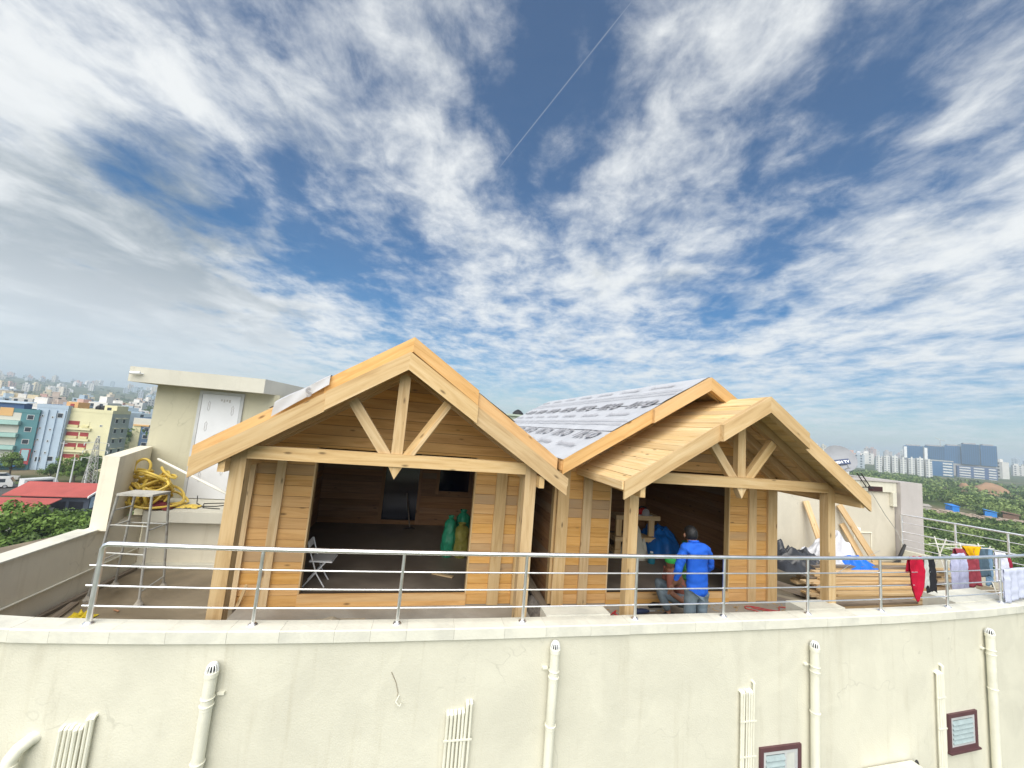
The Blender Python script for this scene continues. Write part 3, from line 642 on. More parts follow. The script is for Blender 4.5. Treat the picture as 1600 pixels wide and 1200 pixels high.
A_, dr_, nr_, sl_, Lr_ = PB['slope']
for k in range(8):
    for me_, r_, y0 in ((iko, .62, .62), (iko, 1.75, .56), (sto, .33, .74), (sto, 1.45, .78), (sto, 2.60, .95)):
        y = y0 + k * 1.17
        if y < Lr_ - .4: slope_text(me_, A_, dr_, nr_, r_, y, cabB, 'printed_word')
for r_ in (1.10, 1.22, 2.22, 2.36):
    o = bpy.data.objects.new('printed_line', MCACHE.setdefault('pl', MB().box((0, 0, 0), (Lr_ - .1, .022, .001)).mesh('printed_line', PRINT2))); COL.objects.link(o); o.parent = cabB
    X = Vector((0, 1, 0)); m = Matrix((X, dr_, X.cross(dr_))).transposed().to_4x4(); m.translation = A_ + dr_ * r_ + nr_ * .046; o.matrix_basis = m
# loose membrane corner folded over the left cabin's gable board
A_, dr_, nr_, sl_, Lr_ = PA['slope']
def flap(x, y):
    s = 1.10 + .72 * y - .05 * x * (1 - y)
    base = A_ + dr_ * s
    if x < .45: return base + Vector((0, .30 * (.45 - x) / .45 - .112, 0)) + nr_ * (.050 + .006 * math.sin(y * 9))
    q = (x - .45) / .55
    return base + Vector((0, -.114 - .006 * math.sin(y * 11 + q * 4), 0)) + nr_ * .05 + Vector((0, 0, -.19 * q * (1 - .3 * y)))
ob('membrane_flap', MB().grid(flap, 10, 12), MEMB, cabA, smooth=True)
o = bpy.data.objects.new('printed_letter', text_mesh('S', .26, .25, .008)); o.data.materials.append(PRINT); COL.objects.link(o); o.parent = cabA
o.location = flap(.95, .66) + Vector((0, -.018, -.03)); o.rotation_euler = (R(90), R(-34), 0); o.scale = (.6, .6, .6)
# ------------------------------------------------------------------ left end of the terrace
lw = thing('boundary_wall', 'stained plaster wall stepping up along the left edge of the terrace', 'wall', T(-2.65, 1, -.2), YAW)
def lo(u, v, w): return (u + 2.65, v - 1, w + .2)
ob('low_wall', MB().prism([lo(-2.55, -.75, -.2), lo(-2.55, 3.0, -.2), lo(-2.77, 3.0, -.2), lo(-2.77, -.75, -.2)], (0, 0, .93)), P_LEFT, lw)
ob('wall_top_screed', MB().prism([lo(-2.53, -.7, .732), lo(-2.53, 1.96, .732), lo(-2.79, 1.96, .732), lo(-2.79, -.7, .732)], (0, 0, .022)), C_COPE, lw)
ob('tall_wall', MB().prism([lo(-2.44, 1.97, .731), lo(-3.09, 3.86, .731), lo(-3.30, 3.86, .731), lo(-2.66, 1.97, .731)], (0, 0, 1.12)), P_LEFT, lw)
ob('wall_conduit', MB().tube([lo(-2.53, -.6, .175), lo(-2.53, 1.2, .172), lo(-2.53, 2.95, .18)], .014, 8), PVC, lw, smooth=True)
pf = thing('concrete_platform', 'raised concrete platform carrying the yellow hose beside the stair room', 'platform', T(-1.8, 3, -.15), YAW)
def pl_(u, v, w): return (u + 1.8, v - 3, w + .15)
ob('platform_slab', MB().prism([pl_(-2.43, 2.75, .68), pl_(-.34, 2.75, .68), pl_(-.34, 3.89, .68), pl_(-3.08, 3.89, .68)], (0, 0, .18)), P_SLAB, pf)
ob('platform_wall', MB().prism([pl_(-2.545, 3.02, -.15), pl_(-.34, 3.02, -.15), pl_(-.34, 3.15, -.15), pl_(-2.545, 3.15, -.15)], (0, 0, .828)), P_LEFT, pf)
ob('wall_conduit', MB().tube([pl_(-2.5, 3.005, .21), pl_(-.4, 3.005, .225)], .010, 7), plain('brown_conduit', (.26, .19, .12), .6), pf)
ob('skirting_screed', MB().prism([pl_(-2.54, 2.9, -.149), pl_(-.34, 2.9, -.149), pl_(-.34, 3.018, -.149), pl_(-2.54, 3.018, -.149)], (0, 0, .07)), C_COPE, pf)
sr = thing('stair_room', 'olive cream stair room with flat overhanging roof slab and white door', 'building', T(-2.1, 3.9, .86), YAW)
def s_(u, v, w): return (u + 2.1, v - 3.9, w - .86)
ob('wall', MB().prism([s_(-3.22, 3.90, -.1), s_(-.96, 3.90, -.1), s_(-.96, 6.6, -.1), s_(-3.22, 6.6, -.1)], (0, 0, 3.19)), P_STAIR, sr)
rs = ob('roof_slab', MB().prism([s_(-3.46, 3.44, 3.09), s_(-1.12, 3.44, 3.09), s_(-.62, 7.0, 3.09), s_(-3.46, 7.0, 3.09)], (0, 0, .29)), P_SLAB, sr)
DOORM = plain('white_door_film', (.66, .67, .68), .5, var=.06, scale=3); MARK = plain('film_mark', (.42, .40, .38), .6)
dr = ob('door', MB().box(s_(-2.38, 3.868, .875), s_(-1.68, 3.885, 2.99)), DOORM, sr)
s = MB()
for a, b in (((-2.44, 3.862, .865), (-2.385, 3.895, 3.05)), ((-1.675, 3.862, .865), (-1.62, 3.895, 3.05)), ((-2.385, 3.862, 2.995), (-1.675, 3.895, 3.05))): s.box(s_(*a), s_(*b))
ob('door_frame', s, plain('door_frame_grey', (.50, .51, .50), .5), dr)
def mark(u, w):
    ob('film_mark', MB().tube([s_(u + x * .05, 3.866, w + z * .10) for x, z in ((0, 1), (-.5, .5), (-.25, .4), (-.4, -.6), (0, -1), (.4, -.6), (.25, .4), (.5, .5))], .0035, 4, closed=True), MARK, dr)
for u, w in ((-2.24, 2.74), (-1.80, 2.68), (-2.24, 2.32), (-1.80, 2.1), (-2.2, 1.8), (-1.82, 1.45), (-2.2, 1.3)): mark(u, w)
for i in range(4): ob('film_mark', MB().box(s_(-2.04 + i * .05, 3.866, 2.86 - .02 * (i % 2)), s_(-2.01 + i * .05, 3.867, 2.90)), MARK, dr)
cc = thing('security_camera', 'small white bullet camera under the corner of the stair room roof', 'camera', T(-3.33, 3.44, 3.25), YAW)
ob('camera_body', MB().tube([(-.07, -.07, .0), (.08, -.055, .01)], .03, 12), WHITE, cc, smooth=True); ob('lens', MB().tube([(-.078, -.071, -.0005), (-.071, -.07, 0)], .024, 12), BLACK, cc); ob('bracket', MB().tube([(.05, -.05, .01), (.1, 0, 0)], .012, 6), WHITE, cc)
# yellow hose heap
YEL = plain('yellow_hose', (.70, .50, .09), .42, var=.25, scale=5, dirt=.35, dirtcol=(.22, .15, .03), spec=.5)
rnd = random.Random(3)
def hose_path():
    pts = []
    for k in range(25):
        cx, cy = rnd.uniform(-.22, .30), rnd.uniform(-.14, .16); zc = .05 + .50 * (k / 25) + rnd.uniform(-.06, .08); r0 = rnd.uniform(.22, .44) * (1 - .25 * k / 25)
        tilt, az = rnd.uniform(.35, 1.35), rnd.uniform(0, 6.28); ph = rnd.uniform(0, 6.28)
        q = Matrix.Rotation(az, 3, 'Z') @ Matrix.Rotation(tilt, 3, 'X')
        n = 26
        for i in range(n):
            a = ph + 2 * math.pi * i / n * 1.06
            p = q @ Vector((math.cos(a) * r0, math.sin(a) * r0 * rnd.uniform(.97, 1.03) * .8, 0)) + Vector((cx, cy, zc)); p.z = max(p.z, .034 + .02 * (k % 2)); pts.append(p)
    # smooth
    for _ in range(3): pts = [pts[0]] + [(pts[i - 1] + pts[i] * 2 + pts[i + 1]) / 4 for i in range(1, len(pts) - 1)] + [pts[-1]]
    return pts
hz = tag(ob('hose_coil', MB().tube(hose_path(), .021, 8), YEL, None, T(-2.60, 3.04, .862), (0, 0, YAW), True), 'tangled heap of thick yellow hose on the raised platform', 'hose')
def ringpath(c, r, tilt, az, n=28, squash=1.25):
    q = Matrix.Rotation(az, 3, 'Z') @ Matrix.Rotation(tilt, 3, 'X'); return [q @ Vector((math.cos(2 * math.pi * i / n) * r, math.sin(2 * math.pi * i / n) * r * squash, 0)) + Vector(c) for i in range(n)]
for c, r, tl, az, lb in (((-2.66, 2.92, 1.58), .11, 1.45, .2, 'small upright loop of yellow hose standing above the heap'), ((-2.68, 2.80, 1.12), .15, 1.4, -.3, 'small yellow hose loop leaning at the left side of the heap')):
    tag(ob('hose_loop', MB().tube(ringpath((0, 0, 0), r, tl, az), .021, 8, closed=True), YEL, None, T(*c), (0, 0, YAW), True), lb, 'hose')
tag(ob('crumpled_cloth', MB().grid(lambda x, y: ((x - .5) * .34, (y - .5) * .22, .005 + .05 * abs(noise.noise(Vector((x * 5, y * 5, 2)))) + .03 * math.sin(3.1 * x) * math.sin(3.1 * y)), 14, 12), YEL, None, T(-1.93, 3.12, .862), (0, 0, YAW), True), 'flattened end of yellow hose cloth lying right of the heap', 'cloth')
tag(ob('maroon_bag', MB().grid(lambda x, y: ((x - .5) * .5, (y - .5) * .3, .02 + .13 * math.sin(math.pi * x) * math.sin(math.pi * y) + .03 * noise.noise(Vector((x * 6, y * 6, 5)))), 14, 12), plain('maroon_cloth', (.14, .02, .025), .8), None, T(-2.35, 2.95, .862), (0, 0, YAW), True), 'maroon cloth bag under the yellow hose', 'bag')
tag(ob('black_cable', MB().tube([T(-2.0, 3.5, 1.0), T(-1.9, 3.3, .90), T(-1.75, 3.2, .872), T(-1.55, 3.25, .87), T(-1.42, 3.4, .87), T(-1.55, 3.55, .87), T(-1.85, 3.45, .87), T(-1.7, 3.1, .87), T(-1.4, 3.05, .87)], .008, 6), BLACK, smooth=True), 'thin black cable looped on the platform before the white door', 'cable')
tag(ob('plastic_pipe', MB().tube([T(-2.49, 3.0, 1.72), T(-.40, .86, 1.555)], .02, 8), plain('white_pvc', (.70, .67, .58), .5), smooth=True), 'long thin white pipe leaning from the hose heap towards the cabin post', 'pipe')
# steel stand
st = thing('metal_stand', 'tall paint-splashed metal stand with splayed legs and square top', 'stand', T(-1.85, 1.7, -.15), YAW)
def q_(u, v, w): return Vector((u + 1.85, v - 1.7, w + .15))
ft = [(-2.29, 1.63), (-1.57, 1.46), (-1.61, 2.08), (-2.29, 2.14)]; tp = [(-1.97, 1.3), (-1.56, 1.3), (-1.51, 1.6), (-1.94, 1.6)]
lg = [(q_(a[0], a[1], -.10), q_(b[0], b[1], 1.40)) for a, b in zip(ft, tp)]
for a, b in lg:
    o = ob('leg', MB().tube([a, b], .016, 7), GALV, st, smooth=True)
    ob('foot', MB().lathe([(.05, -.05), (.055, -.02), (.03, .02), (.02, .05)], a, 10), plain('cement_crust', (.34, .31, .26), .9, var=.3, scale=20, bump=.5), o)
for i, j, tt in ((0, 1, .72), (1, 2, .68), (2, 3, .68), (3, 0, .70), (0, 3, .36), (1, 2, .10), (0, 1, .45), (0, 3, .86)):
    ob('rung', MB().tube([lg[i][0].lerp(lg[i][1], tt), lg[j][0].lerp(lg[j][1], tt)], .011, 6), GALV, st, smooth=True)
tq = [b for a, b in lg]; cq_ = sum(tq, Vector()) / 4
ob('top_plate', MB().prism([cq_ + (p - cq_) * 1.06 + Vector((0, 0, .005)) for p in tq], (0, 0, .03)), plain('splashed_board', (.44, .42, .37), .8, var=.25, scale=9, dirt=.6), st)
# floor litter on the left
o = board('timber_batten', T(-2.47, .3, -.125), T(-2.45, 2.85, -.125), .06, .045, (1, 0, 0), W_OLD); tag(o, 'long weathered batten lying on the floor along the left wall', 'batten')
o = board('timber_batten', T(-2.2, .75, -.13), T(-2.38, 1.55, -.13), .09, .03, (1, 0, 0), W_OLD); tag(o, 'short weathered batten lying near the yellow netting', 'batten')
tag(ob('yellow_netting', MB().grid(lambda x, y: ((x - .5) * .30, (y - .5) * .2, .01 + .10 * math.sin(3.14 * x) * math.sin(3.14 * y) * (.6 + .8 * noise.noise(Vector((x * 7, y * 7, 1))))), 18, 14), plain('yellow_rag', (.55, .42, .02), .7, var=.4, scale=25), None, T(-2.02, 1.12, -.148), (0, 0, YAW)), 'crumpled yellow netting on the floor by the first railing post', 'netting')
def heap(name, label, cat, loc, sx, sy, h, mat, n=22, seed=0, rough=.25, kind=None):
    def fn(x, y):
        a, b = x * 2 - 1, y * 2 - 1; r = min(1, math.hypot(a, b)); z = h * (math.cos(r * math.pi) * .5 + .5) * (1 + rough * 1.6 * noise.noise(Vector((x * 6, y * 6, seed)))) + h * .10 * noise.noise(Vector((x * 19, y * 19, seed))) * (1 - r)
        return (a * sx, b * sy, max(z, -.004))
    return tag(ob(name, MB().grid(fn, n, n), mat, None, loc, (0, 0, YAW), True), label, cat, kind=kind)
SAND = plain('sand', (.36, .31, .23), .95, var=.2, scale=18, bump=.6, bs=90)
heap('sand_heap', 'small heap of pale sand on the left porch behind the parapet', 'sand heap', T(1.18, .30, -.001), .42, .36, .16, SAND)
CHIP = plain('wood_chips_red', (.34, .17, .09), .9, var=.4, scale=25)
s = MB(); rnd = random.Random(11)
for i in range(170):
    u, v = rnd.gauss(-1.55, .30), rnd.gauss(.62, .20); c = Vector((u, v, rnd.uniform(.0, .012))); a = rnd.uniform(0, 3.14); l, w = rnd.uniform(.015, .06), rnd.uniform(.006, .02)
    s.box((-l, -w, 0), (l, w, .006), 0, Matrix.Translation(c) @ Matrix.Rotation(a, 4, 'Z') @ Matrix.Rotation(rnd.uniform(-.3, .3), 4, 'X'))
tag(ob('wood_shavings', s, CHIP, None, T(0, 0, -.146), (0, 0, YAW)), 'reddish wood shavings scattered on the left floor', 'shavings', kind='stuff')
o = tag(ob('rope', MB().tube([T(-1.35, .75, -.135), T(-1.0, .70, -.135), T(-.85, .85, -.135), T(-.95, 1.0, -.135), T(-.75, .95, -.135), T(-.62, .75, -.135), T(-.7, .62, -.135)], .012, 6), plain('pale_rope', (.48, .42, .33), .9), smooth=True), 'pale rope lying curled on the wet floor left of the cabin', 'rope')
o = board('timber_offcut', T(-.16, 1.0, 0.0), T(-.05, .93, .34), .04, .02, (1, 0, 0), W_BEAM); tag(o, 'thin offcut leaning on the left cabin wall beside the corner trim', 'offcut')
# ------------------------------------------------------------------ inside the left cabin
ch = thing('folding_chair', 'white folding chair with grey seat inside the left cabin doorway', 'chair', T(.72, 1.45, .10), YAW); ch.scale = (.88, .88, .86)
CW = plain('chair_white_tube', (.72, .72, .72), .35, var=.05); SEATM = plain('chair_grey_seat', (.34, .34, .34), .6)
for y in (0, .34):
    ob('leg', MB().tube([(-.19, y, .78), (-.14, y, .62), (.0, y, .24), (.16, y, 0)], .011, 7), CW, ch, smooth=True); ob('leg', MB().tube([(-.20, y + .015, 0), (0, y + .015, .26), (.14, y + .015, .44)], .011, 7), CW, ch, smooth=True)
ob('seat', MB().prism([(-.13, -.01, .45), (.24, -.01, .445), (.26, .36, .445), (-.13, .36, .45)], (0, 0, .022)), SEATM, ch); ob('seat_rim', MB().tube([(-.13, -.012, .447), (.24, -.012, .44), (.26, .362, .44), (-.13, .362, .447)], .011, 6, closed=True), CW, ch, smooth=True)
ob('backrest', MB().prism([(-.185, .02, .66), (-.185, .32, .66), (-.205, .32, .79), (-.205, .02, .79)], (.014, 0, .002)), CW, ch)
def sack(name, label, loc, r, h, mat, seed, neck=True):
    def fn(x, y):
        a = 2 * math.pi * x; z = h * y; prof = (.75 + .35 * math.sin(min(1, y * 1.15) * math.pi) ** .6) if y < .8 else max(.18, 1.0 - (y - .8) * 4.4) if y < .92 else .30 + (y - .92) * 2.2
        rr_ = r * prof * (1 + .22 * noise.noise(Vector((math.cos(a) * 1.6, math.sin(a) * 1.6, y * 4 + seed))) + .10 * noise.noise(Vector((math.cos(a) * 5, math.sin(a) * 5, y * 11 + seed)))); return (rr_ * math.cos(a) + .05 * y * y, rr_ * math.sin(a), z)
    s = MB().grid(fn, 36, 28); s.f.append(tuple(i * 29 for i in range(36))); s.mi.append(0)
    return tag(ob(name, s, mat, None, loc, (0, 0, YAW + seed), True), label, 'sack')
GRN = plain('green_sack', (.02, .22, .12), .5, var=.3, scale=12, bump=.5, bs=30); OLV = plain('olive_sack', (.23, .21, .04), .6, var=.3, scale=12, bump=.5, bs=30)
sack('sack', 'bright green plastic sack standing inside the left cabin', T(2.86, 2.95, .10), .128, .80, GRN, 1); sack('sack', 'olive yellow sack beside the bright green sack', T(3.14, 2.95, .10), .16, .66, OLV, 2); sack('sack', 'dark green sack slumped behind the olive sack', T(3.20, 3.35, .10), .16, .86, GRN, 4)
o = thing('pickaxe', 'pickaxe leaning against the dark door inside the left cabin', 'tool', T(2.0, 5.0, .10), YAW)
ob('handle', MB().tube([(.06, -.1, .05), (-.1, .25, .82)], .018, 7), W_OLD, o); ob('head', MB().tube([(-.10, -.14, .02), (.0, -.11, .045), (.08, -.09, .05), (.19, -.08, .02)], [.008, .02, .024, .008], 6), IRON, o)
o = board('timber_offcut', T(2.55, 2.0, .115), T(2.9, 1.82, .115), .07, .02, (0, 1, 0), W_BEAM); tag(o, 'short plank lying on the left cabin floor', 'plank')
# ------------------------------------------------------------------ right cabin contents and porch clutter
bn = thing('workbench', 'rough timber workbench stand inside the right cabin', 'workbench', TB(2.9, 3.56, .10), YAW)
for z in (.02, .30, .80): board('bench_board', (-.55, 0, z + .03), (.62, 0, z + .03), .10, .38, (0, 0, 1), W_BEAM, bn)
for u in (-.45, .42): board('leg', (u, -.12, .40), (u, -.12, .78), .14, .06, (1, 0, 0), W_BEAM, bn); board('leg', (u, -.12, .0), (u, -.12, .28), .14, .06, (1, 0, 0), W_BEAM, bn)
RED = plain('red_tool', (.42, .02, .025), .35, var=.2)
o = thing('power_saw', 'red power saw lying on the workbench inside the right cabin', 'power tool', TB(3.12, 3.5, .98), YAW)
ob('motor_housing', MB().tube([(-.14, 0, .08), (.02, 0, .09), (.14, 0, .07)], [.06, .085, .055], 12), RED, o, smooth=True); ob('handle', MB().tube([(-.12, 0, .15), (-.05, 0, .20), (.06, 0, .18), (.1, 0, .12)], .02, 8), BLACK, o, smooth=True); ob('base_plate', MB().box((-.18, -.08, 0), (.22, .08, .012)), STEEL, o); ob('blade', MB().tube([(.02, -.1, .07), (.02, -.092, .07)], .1, 18), STEEL, o)
def crumple(name, label, cat, loc, sx, sy, h, mat, seed, n=30, fold=1.0):
    def fn(x, y):
        a, b = x * 2 - 1, y * 2 - 1; e = (1 - abs(a) ** 3) * (1 - abs(b) ** 3); p = Vector((x * 3.5, y * 3.5, seed))
        r1 = 1 - abs(noise.noise(p)) * 2; r2 = 1 - abs(noise.noise(p * 2.3)) * 2
        return (a * sx * (1 + .12 * noise.noise(p * 1.3)), b * sy * (1 + .12 * noise.noise(p * 1.3 + Vector((9, 0, 0)))), max(.004, e * h * (.55 + fold * (.30 * r1 + .18 * r2))))
    return tag(ob(name, MB().grid(fn, n, n), mat, None, loc, (0, 0, YAW), True), label, cat)
BLUET = plain('blue_tarpaulin', (.01, .13, .46), .38, var=.25, scale=6, spec=.5); BLKT = plain('black_tarpaulin', (.035, .036, .04), .35, var=.3, spec=.6); WHT = plain('white_tarpaulin', (.58, .58, .60), .45, var=.2, scale=4, bump=.5, bs=7)
crumple('tarpaulin', 'big crumpled blue tarpaulin heaped inside the right cabin', 'tarpaulin', TB(3.70, 3.75, .10), .55, .7, .62, BLUET, 3.3)
crumple('sack_pile', 'pale cloth sack behind the right cabin front post', 'sack', TB(2.75, 3.2, .10), .25, .3, .75, plain('pale_sack', (.42, .40, .33), .8), 8.1)
o = thing('barrel', 'green plastic barrel just inside the right cabin behind the standing worker', 'barrel', TB(3.22, 1.9, .10), YAW)
ob('body', MB().lathe([(.17, 0), (.20, .03), (.20, .2), (.21, .22), (.20, .24), (.20, .42), (.21, .44), (.20, .46), (.19, .6), (.15, .66)], n=20), plain('green_barrel', (.05, .20, .06), .45, var=.2), o, smooth=True); ob('lid', MB().lathe([(.14, .66), (.155, .67), (.155, .70), (.12, .71)], n=18), plain('green_lid', (.03, .13, .04), .5), o, smooth=True)
o = thing('jug', 'teal jug on the right cabin floor behind the crouching worker', 'jug', TB(2.92, 2.76, .10), YAW)
ob('body', MB().lathe([(.07, 0), (.08, .02), (.08, .15), (.05, .2), (.03, .22)], n=14), plain('teal_plastic', (.02, .16, .22), .4), o, smooth=True); ob('cap', MB().lathe([(.032, .221), (.032, .25)], n=10), WHITE, o)
for i, (u, v, l, a, lb) in enumerate(((1.9, .35, 1.3, .06, 'plank lying on the right porch floor nearest the parapet'), (1.85, .62, 1.1, -.1, 'weathered plank lying on the right porch behind the nearest plank'), (.55, .78, .45, .5, 'short offcut lying among red cords by the right cabin wall'), (.9, .45, .3, -.6, 'stubby offcut beside the right cabin front post'), (3.7, .45, .55, .3, 'offcut lying under the red cord right of the standing worker'))):
    d_ = Vector((math.cos(a), math.sin(a), 0)) * l / 2; c = Vector((u, v, .018)); o = board('timber_plank', TB(*(c - d_)), TB(*(c + d_)), .12 if l > .6 else .07, .03, (0, 1, 0), W_LUM if i != 1 else W_OLD); tag(o, lb, 'plank')
o = thing('power_drill', 'dark blue cordless drill lying on the right porch floor', 'power tool', TB(1.42, .62, .03), YAW)
ob('drill_body', MB().tube([(-.16, 0, .04), (-.05, 0, .05), (.04, 0, .05), (.09, 0, .05)], [.04, .045, .035, .02], 10), plain('dark_blue_tool', (.02, .03, .07), .4), o, smooth=True); ob('grip', MB().tube([(-.05, 0, .04), (-.04, .13, .02)], .022, 8), BLACK, o); ob('bit', MB().tube([(.09, 0, .05), (.2, 0, .05)], .006, 6), STEEL, o)
REDC = plain('red_cord', (.50, .035, .05), .5)
def cord(loc, sx, sy, n, seed, lb):
    r_ = random.Random(seed); p = []
    for k in range(n):
        a = k * .75 + r_.uniform(-.3, .3); p.append(Vector((math.sin(a * .53 + seed) * sx * r_.uniform(.6, 1), math.cos(a) * sy * r_.uniform(.5, 1), .008 + .01 * (k % 2))))
    f = []
    for i in range(1, len(p) - 2):
        for j in range(5):
            t_ = j / 5; a, b, c, d = p[i - 1:i + 3]; f.append(.5 * ((2 * b) + (c - a) * t_ + (2 * a - 5 * b + 4 * c - d) * t_ ** 2 + (3 * b - a - 3 * c + d) * t_ ** 3))
    return tag(ob('cord_coil', MB().tube(f, .0075, 6), REDC, None, loc, (0, 0, YAW), True), lb, 'cord')
cord(TB(.55, .62, .0), .5, .20, 22, 1, 'red power cord snaking over the right porch left of the front post'); cord(TB(4.0, .70, .0), .55, .22, 26, 5, 'red power cord coiled at the right end of the right porch'); cord(TB(3.3, .5, .0), .35, .12, 9, 8, 'red power cord beside the standing worker')
s = MB(); rnd = random.Random(5)
for i in range(240):
    c = Vector((rnd.uniform(.2, 4.5), rnd.uniform(-.08, 1.05), 0)); a = rnd.uniform(0, 3.14); l, w = rnd.uniform(.01, .05), rnd.uniform(.004, .014)
    s.box((-l, -w, 0), (l, w, .005), 0, Matrix.Translation(c) @ Matrix.Rotation(a, 4, 'Z'))
tag(ob('sawdust_chips', s, W_LUM, None, TB(0, 0, .0005), (0, 0, YAW)), 'wood chips scattered on the right porch floor', 'chips', kind='stuff')
# gap between the cabins
o = board('timber_plank', T(4.12, 2.3, .32), T(4.36, .75, -.1), .14, .04, (1, 0, 0), W_OLD); tag(o, 'weathered plank sloping in the dark gap between the cabins', 'plank')
heap('rubble_heap', 'dark rubble in the gap between the two cabins', 'rubble', T(4.2, 1.2, -.15), .22, .8, .18, plain('rubble', (.17, .15, .13), .95, var=.45, scale=14, bump=.8), 26, 4, .5)
# ------------------------------------------------------------------ lumber yard right of the right cabin
rnd = random.Random(21)
LG = 'sawn boards stacked right of the right cabin'
rows = [(.42, 2), (.60, 3), (.78, 4), (.96, 6), (1.14, 7), (1.32, 9), (1.50, 11), (1.68, 12), (1.86, 12)]
for ri, (v, nl) in enumerate(rows):
    for k in range(nl):
        u0 = 9.55 + .10 * ri + rnd.uniform(-.15, .45) + (.9 if ri < 2 else 0); u1 = 13.0 + rnd.uniform(-.5, .7) + (.15 * ri if ri > 3 else 0) - (.4 if k == nl - 1 else 0)
        z = -.12 + .046 * k; yw = rnd.uniform(-.035, .035)
        o = board('lumber_board', T(u0, v - yw, z), T(u1, v + yw, z), rnd.choice((.12, .14, .15)), .040, (0, 1, 0), W_OLD if rnd.random() < .10 else W_LUM)
        od = ('first', 'second', 'third', 'fourth', 'fifth', 'sixth', 'seventh', 'eighth', 'ninth', 'tenth', 'eleventh', 'twelfth')
        lb = (('topmost' if k == nl - 1 else od[k] + ' from the bottom') + ' sawn board in the ' + (od[ri] + ' lumber row from the parapet' if ri else 'lumber row nearest the parapet'))
        tag(o, lb, 'board', LG)
for i, (a, b, w, lb) in enumerate((((12.75, 3.62, 1.48), (13.0, 3.2, -.1), .16, 'plank leaning on the beige wall left of the front post'), ((13.93, 3.62, 1.42), (14.6, 3.1, -.1), .17, 'longest plank leaning on the beige wall right of the front post'), ((14.05, 3.64, .9), (14.4, 3.3, -.1), .15, 'shorter plank leaning behind the longest leaning plank'))):
    tag(board('leaning_plank', T(*a), T(*b), w, .04, (1, 0, 0), W_LUM if i < 2 else W_BEAM), lb, 'plank')
o = board('timber_plank', T(9.2, 1.35, -.12), T(10.3, .55, -.12), .3, .03, (0, 1, 0), W_OLD); tag(o, 'dark weathered sheet lying in front of the lumber stack', 'plank')
o = board('timber_plank', T(9.35, 1.75, .10), T(10.2, 1.2, -.05), .14, .04, (0, 0, 1), W_OLD); tag(o, 'dark weathered board leaning at the left end of the lumber stack', 'plank')
def sheet(name, label, loc, sx, sy, h, mat, seed, peak=(.3, .6)):
    def fn(x, y):
        a, b = x - peak[0], y - peak[1]; r = math.hypot(a * 1.2, b); ang = math.atan2(b, a); base = h * .75 * math.exp(-(r * 3.4) ** 2) + h * .38 * (1 - .5 * r)
        fold = .11 * math.sin(ang * 9 + seed + 4 * r) * min(1, r * 3) * h + .42 * h * (.5 - abs(noise.noise(Vector((x * 3.2 + y, y * 3.2, seed)))) * 1.6) + .26 * h * (.5 - abs(noise.noise(Vector((x * 8 - y * 3, y * 7, seed)))) * 1.6)
        e = min(1, 3.2 * min(x, 1 - x, y, 1 - y) + .03); return ((x - .5) * 2 * sx, (y - .5) * 2 * sy, max(.004, (base + fold + .12 * h) * e))
    return tag(ob(name, MB().grid(fn, 46, 40), mat, None, loc, (0, 0, YAW), 'all'), label, 'tarpaulin')
sheet('tarpaulin', 'black tarpaulin crumpled over the left end of the lumber stack', T(10.62, 2.1, .28), .78, .5, .56, BLKT, 1.0, (.06, .6))
sheet('tarpaulin', 'white tarpaulin heaped on the lumber stack beside the front post', T(11.62, 2.2, .30), .74, .48, .60, WHT, 3.0, (.82, .5))
crumple('tarpaulin', 'bright blue tarpaulin lying on the lumber right of the front post', 'tarpaulin', T(12.05, 1.9, .34), .42, .32, .24, plain('bright_blue_tarpaulin', (.01, .14, .62), .4, var=.2), 9.3, 28, 1.1)
# ------------------------------------------------------------------ grey block beyond, dish, stair rail
bl = thing('rooftop_block', 'beige and grey rendered rooftop block behind the lumber stack', 'building', T(13.6, 3.7, -15.2), YAW)
def b_(u, v, w): return (u - 13.6, v - 3.7, w + 15.2)
ob('wall', MB().prism([b_(9.35, 3.70, -15.2), b_(16.15, 3.70, -15.2), b_(16.15, 7.5, -15.2), b_(9.35, 7.5, -15.2)], (0, 0, 17.05)), P_BLOCK, bl)
ob('side_wall', MB().prism([b_(16.17, 3.55, -15.2), b_(17.05, 3.55, -15.2), b_(17.05, 8, -15.2), b_(16.17, 8, -15.2)], (0, 0, 17.38)), P_GREY, bl)
ob('parapet', MB().prism([b_(13.4, 3.64, 1.853), b_(16.16, 3.64, 1.853), b_(16.16, 3.84, 1.853), b_(13.4, 3.84, 1.853)], (0, 0, .30)), P_WALL, bl)
ob('parapet_cap', MB().prism([b_(13.3, 3.60, 2.155), b_(16.165, 3.60, 2.155), b_(16.165, 3.88, 2.155), b_(13.3, 3.88, 2.155)], (0, 0, .05)), P_GREY, bl)
ob('recess', MB().box(b_(15.05, 3.632, 1.86), b_(15.6, 3.637, 2.0)), plain('maroon_void', (.05, .02, .02), .8), bl)
ob('column', MB().box(b_(15.95, 3.60, 1.45), b_(16.1, 3.699, 1.852)), P_WALL, bl)
ob('meter_box', MB().box(b_(14.5, 3.62, .72), b_(14.72, 3.698, .80)), WHITE, bl)
for p in (((14.55, 3.685, .66), (15.2, 3.685, .66), (15.2, 3.685, -.1)), ((14.55, 3.685, .60), (14.55, 3.685, .2))): ob('wall_conduit', MB().tube([b_(*q) for q in p], .018, 7), PVC, bl)
ir = thing('iron_stair_rail', 'black iron stair rail rising over the roof of the beige block', 'railing', T(14.6, 3.62, 2.0), YAW)
for du in (0, .16): ob('rail_bar', MB().tube([(du, .0, .36), (du + .28, -.05, -.02)], .016, 6), IRON, ir)
ob('rail_bar', MB().tube([(-.3, -.06, -.09), (.2, -.06, -.03), (.55, -.06, -.04)], .016, 6), IRON, ir)
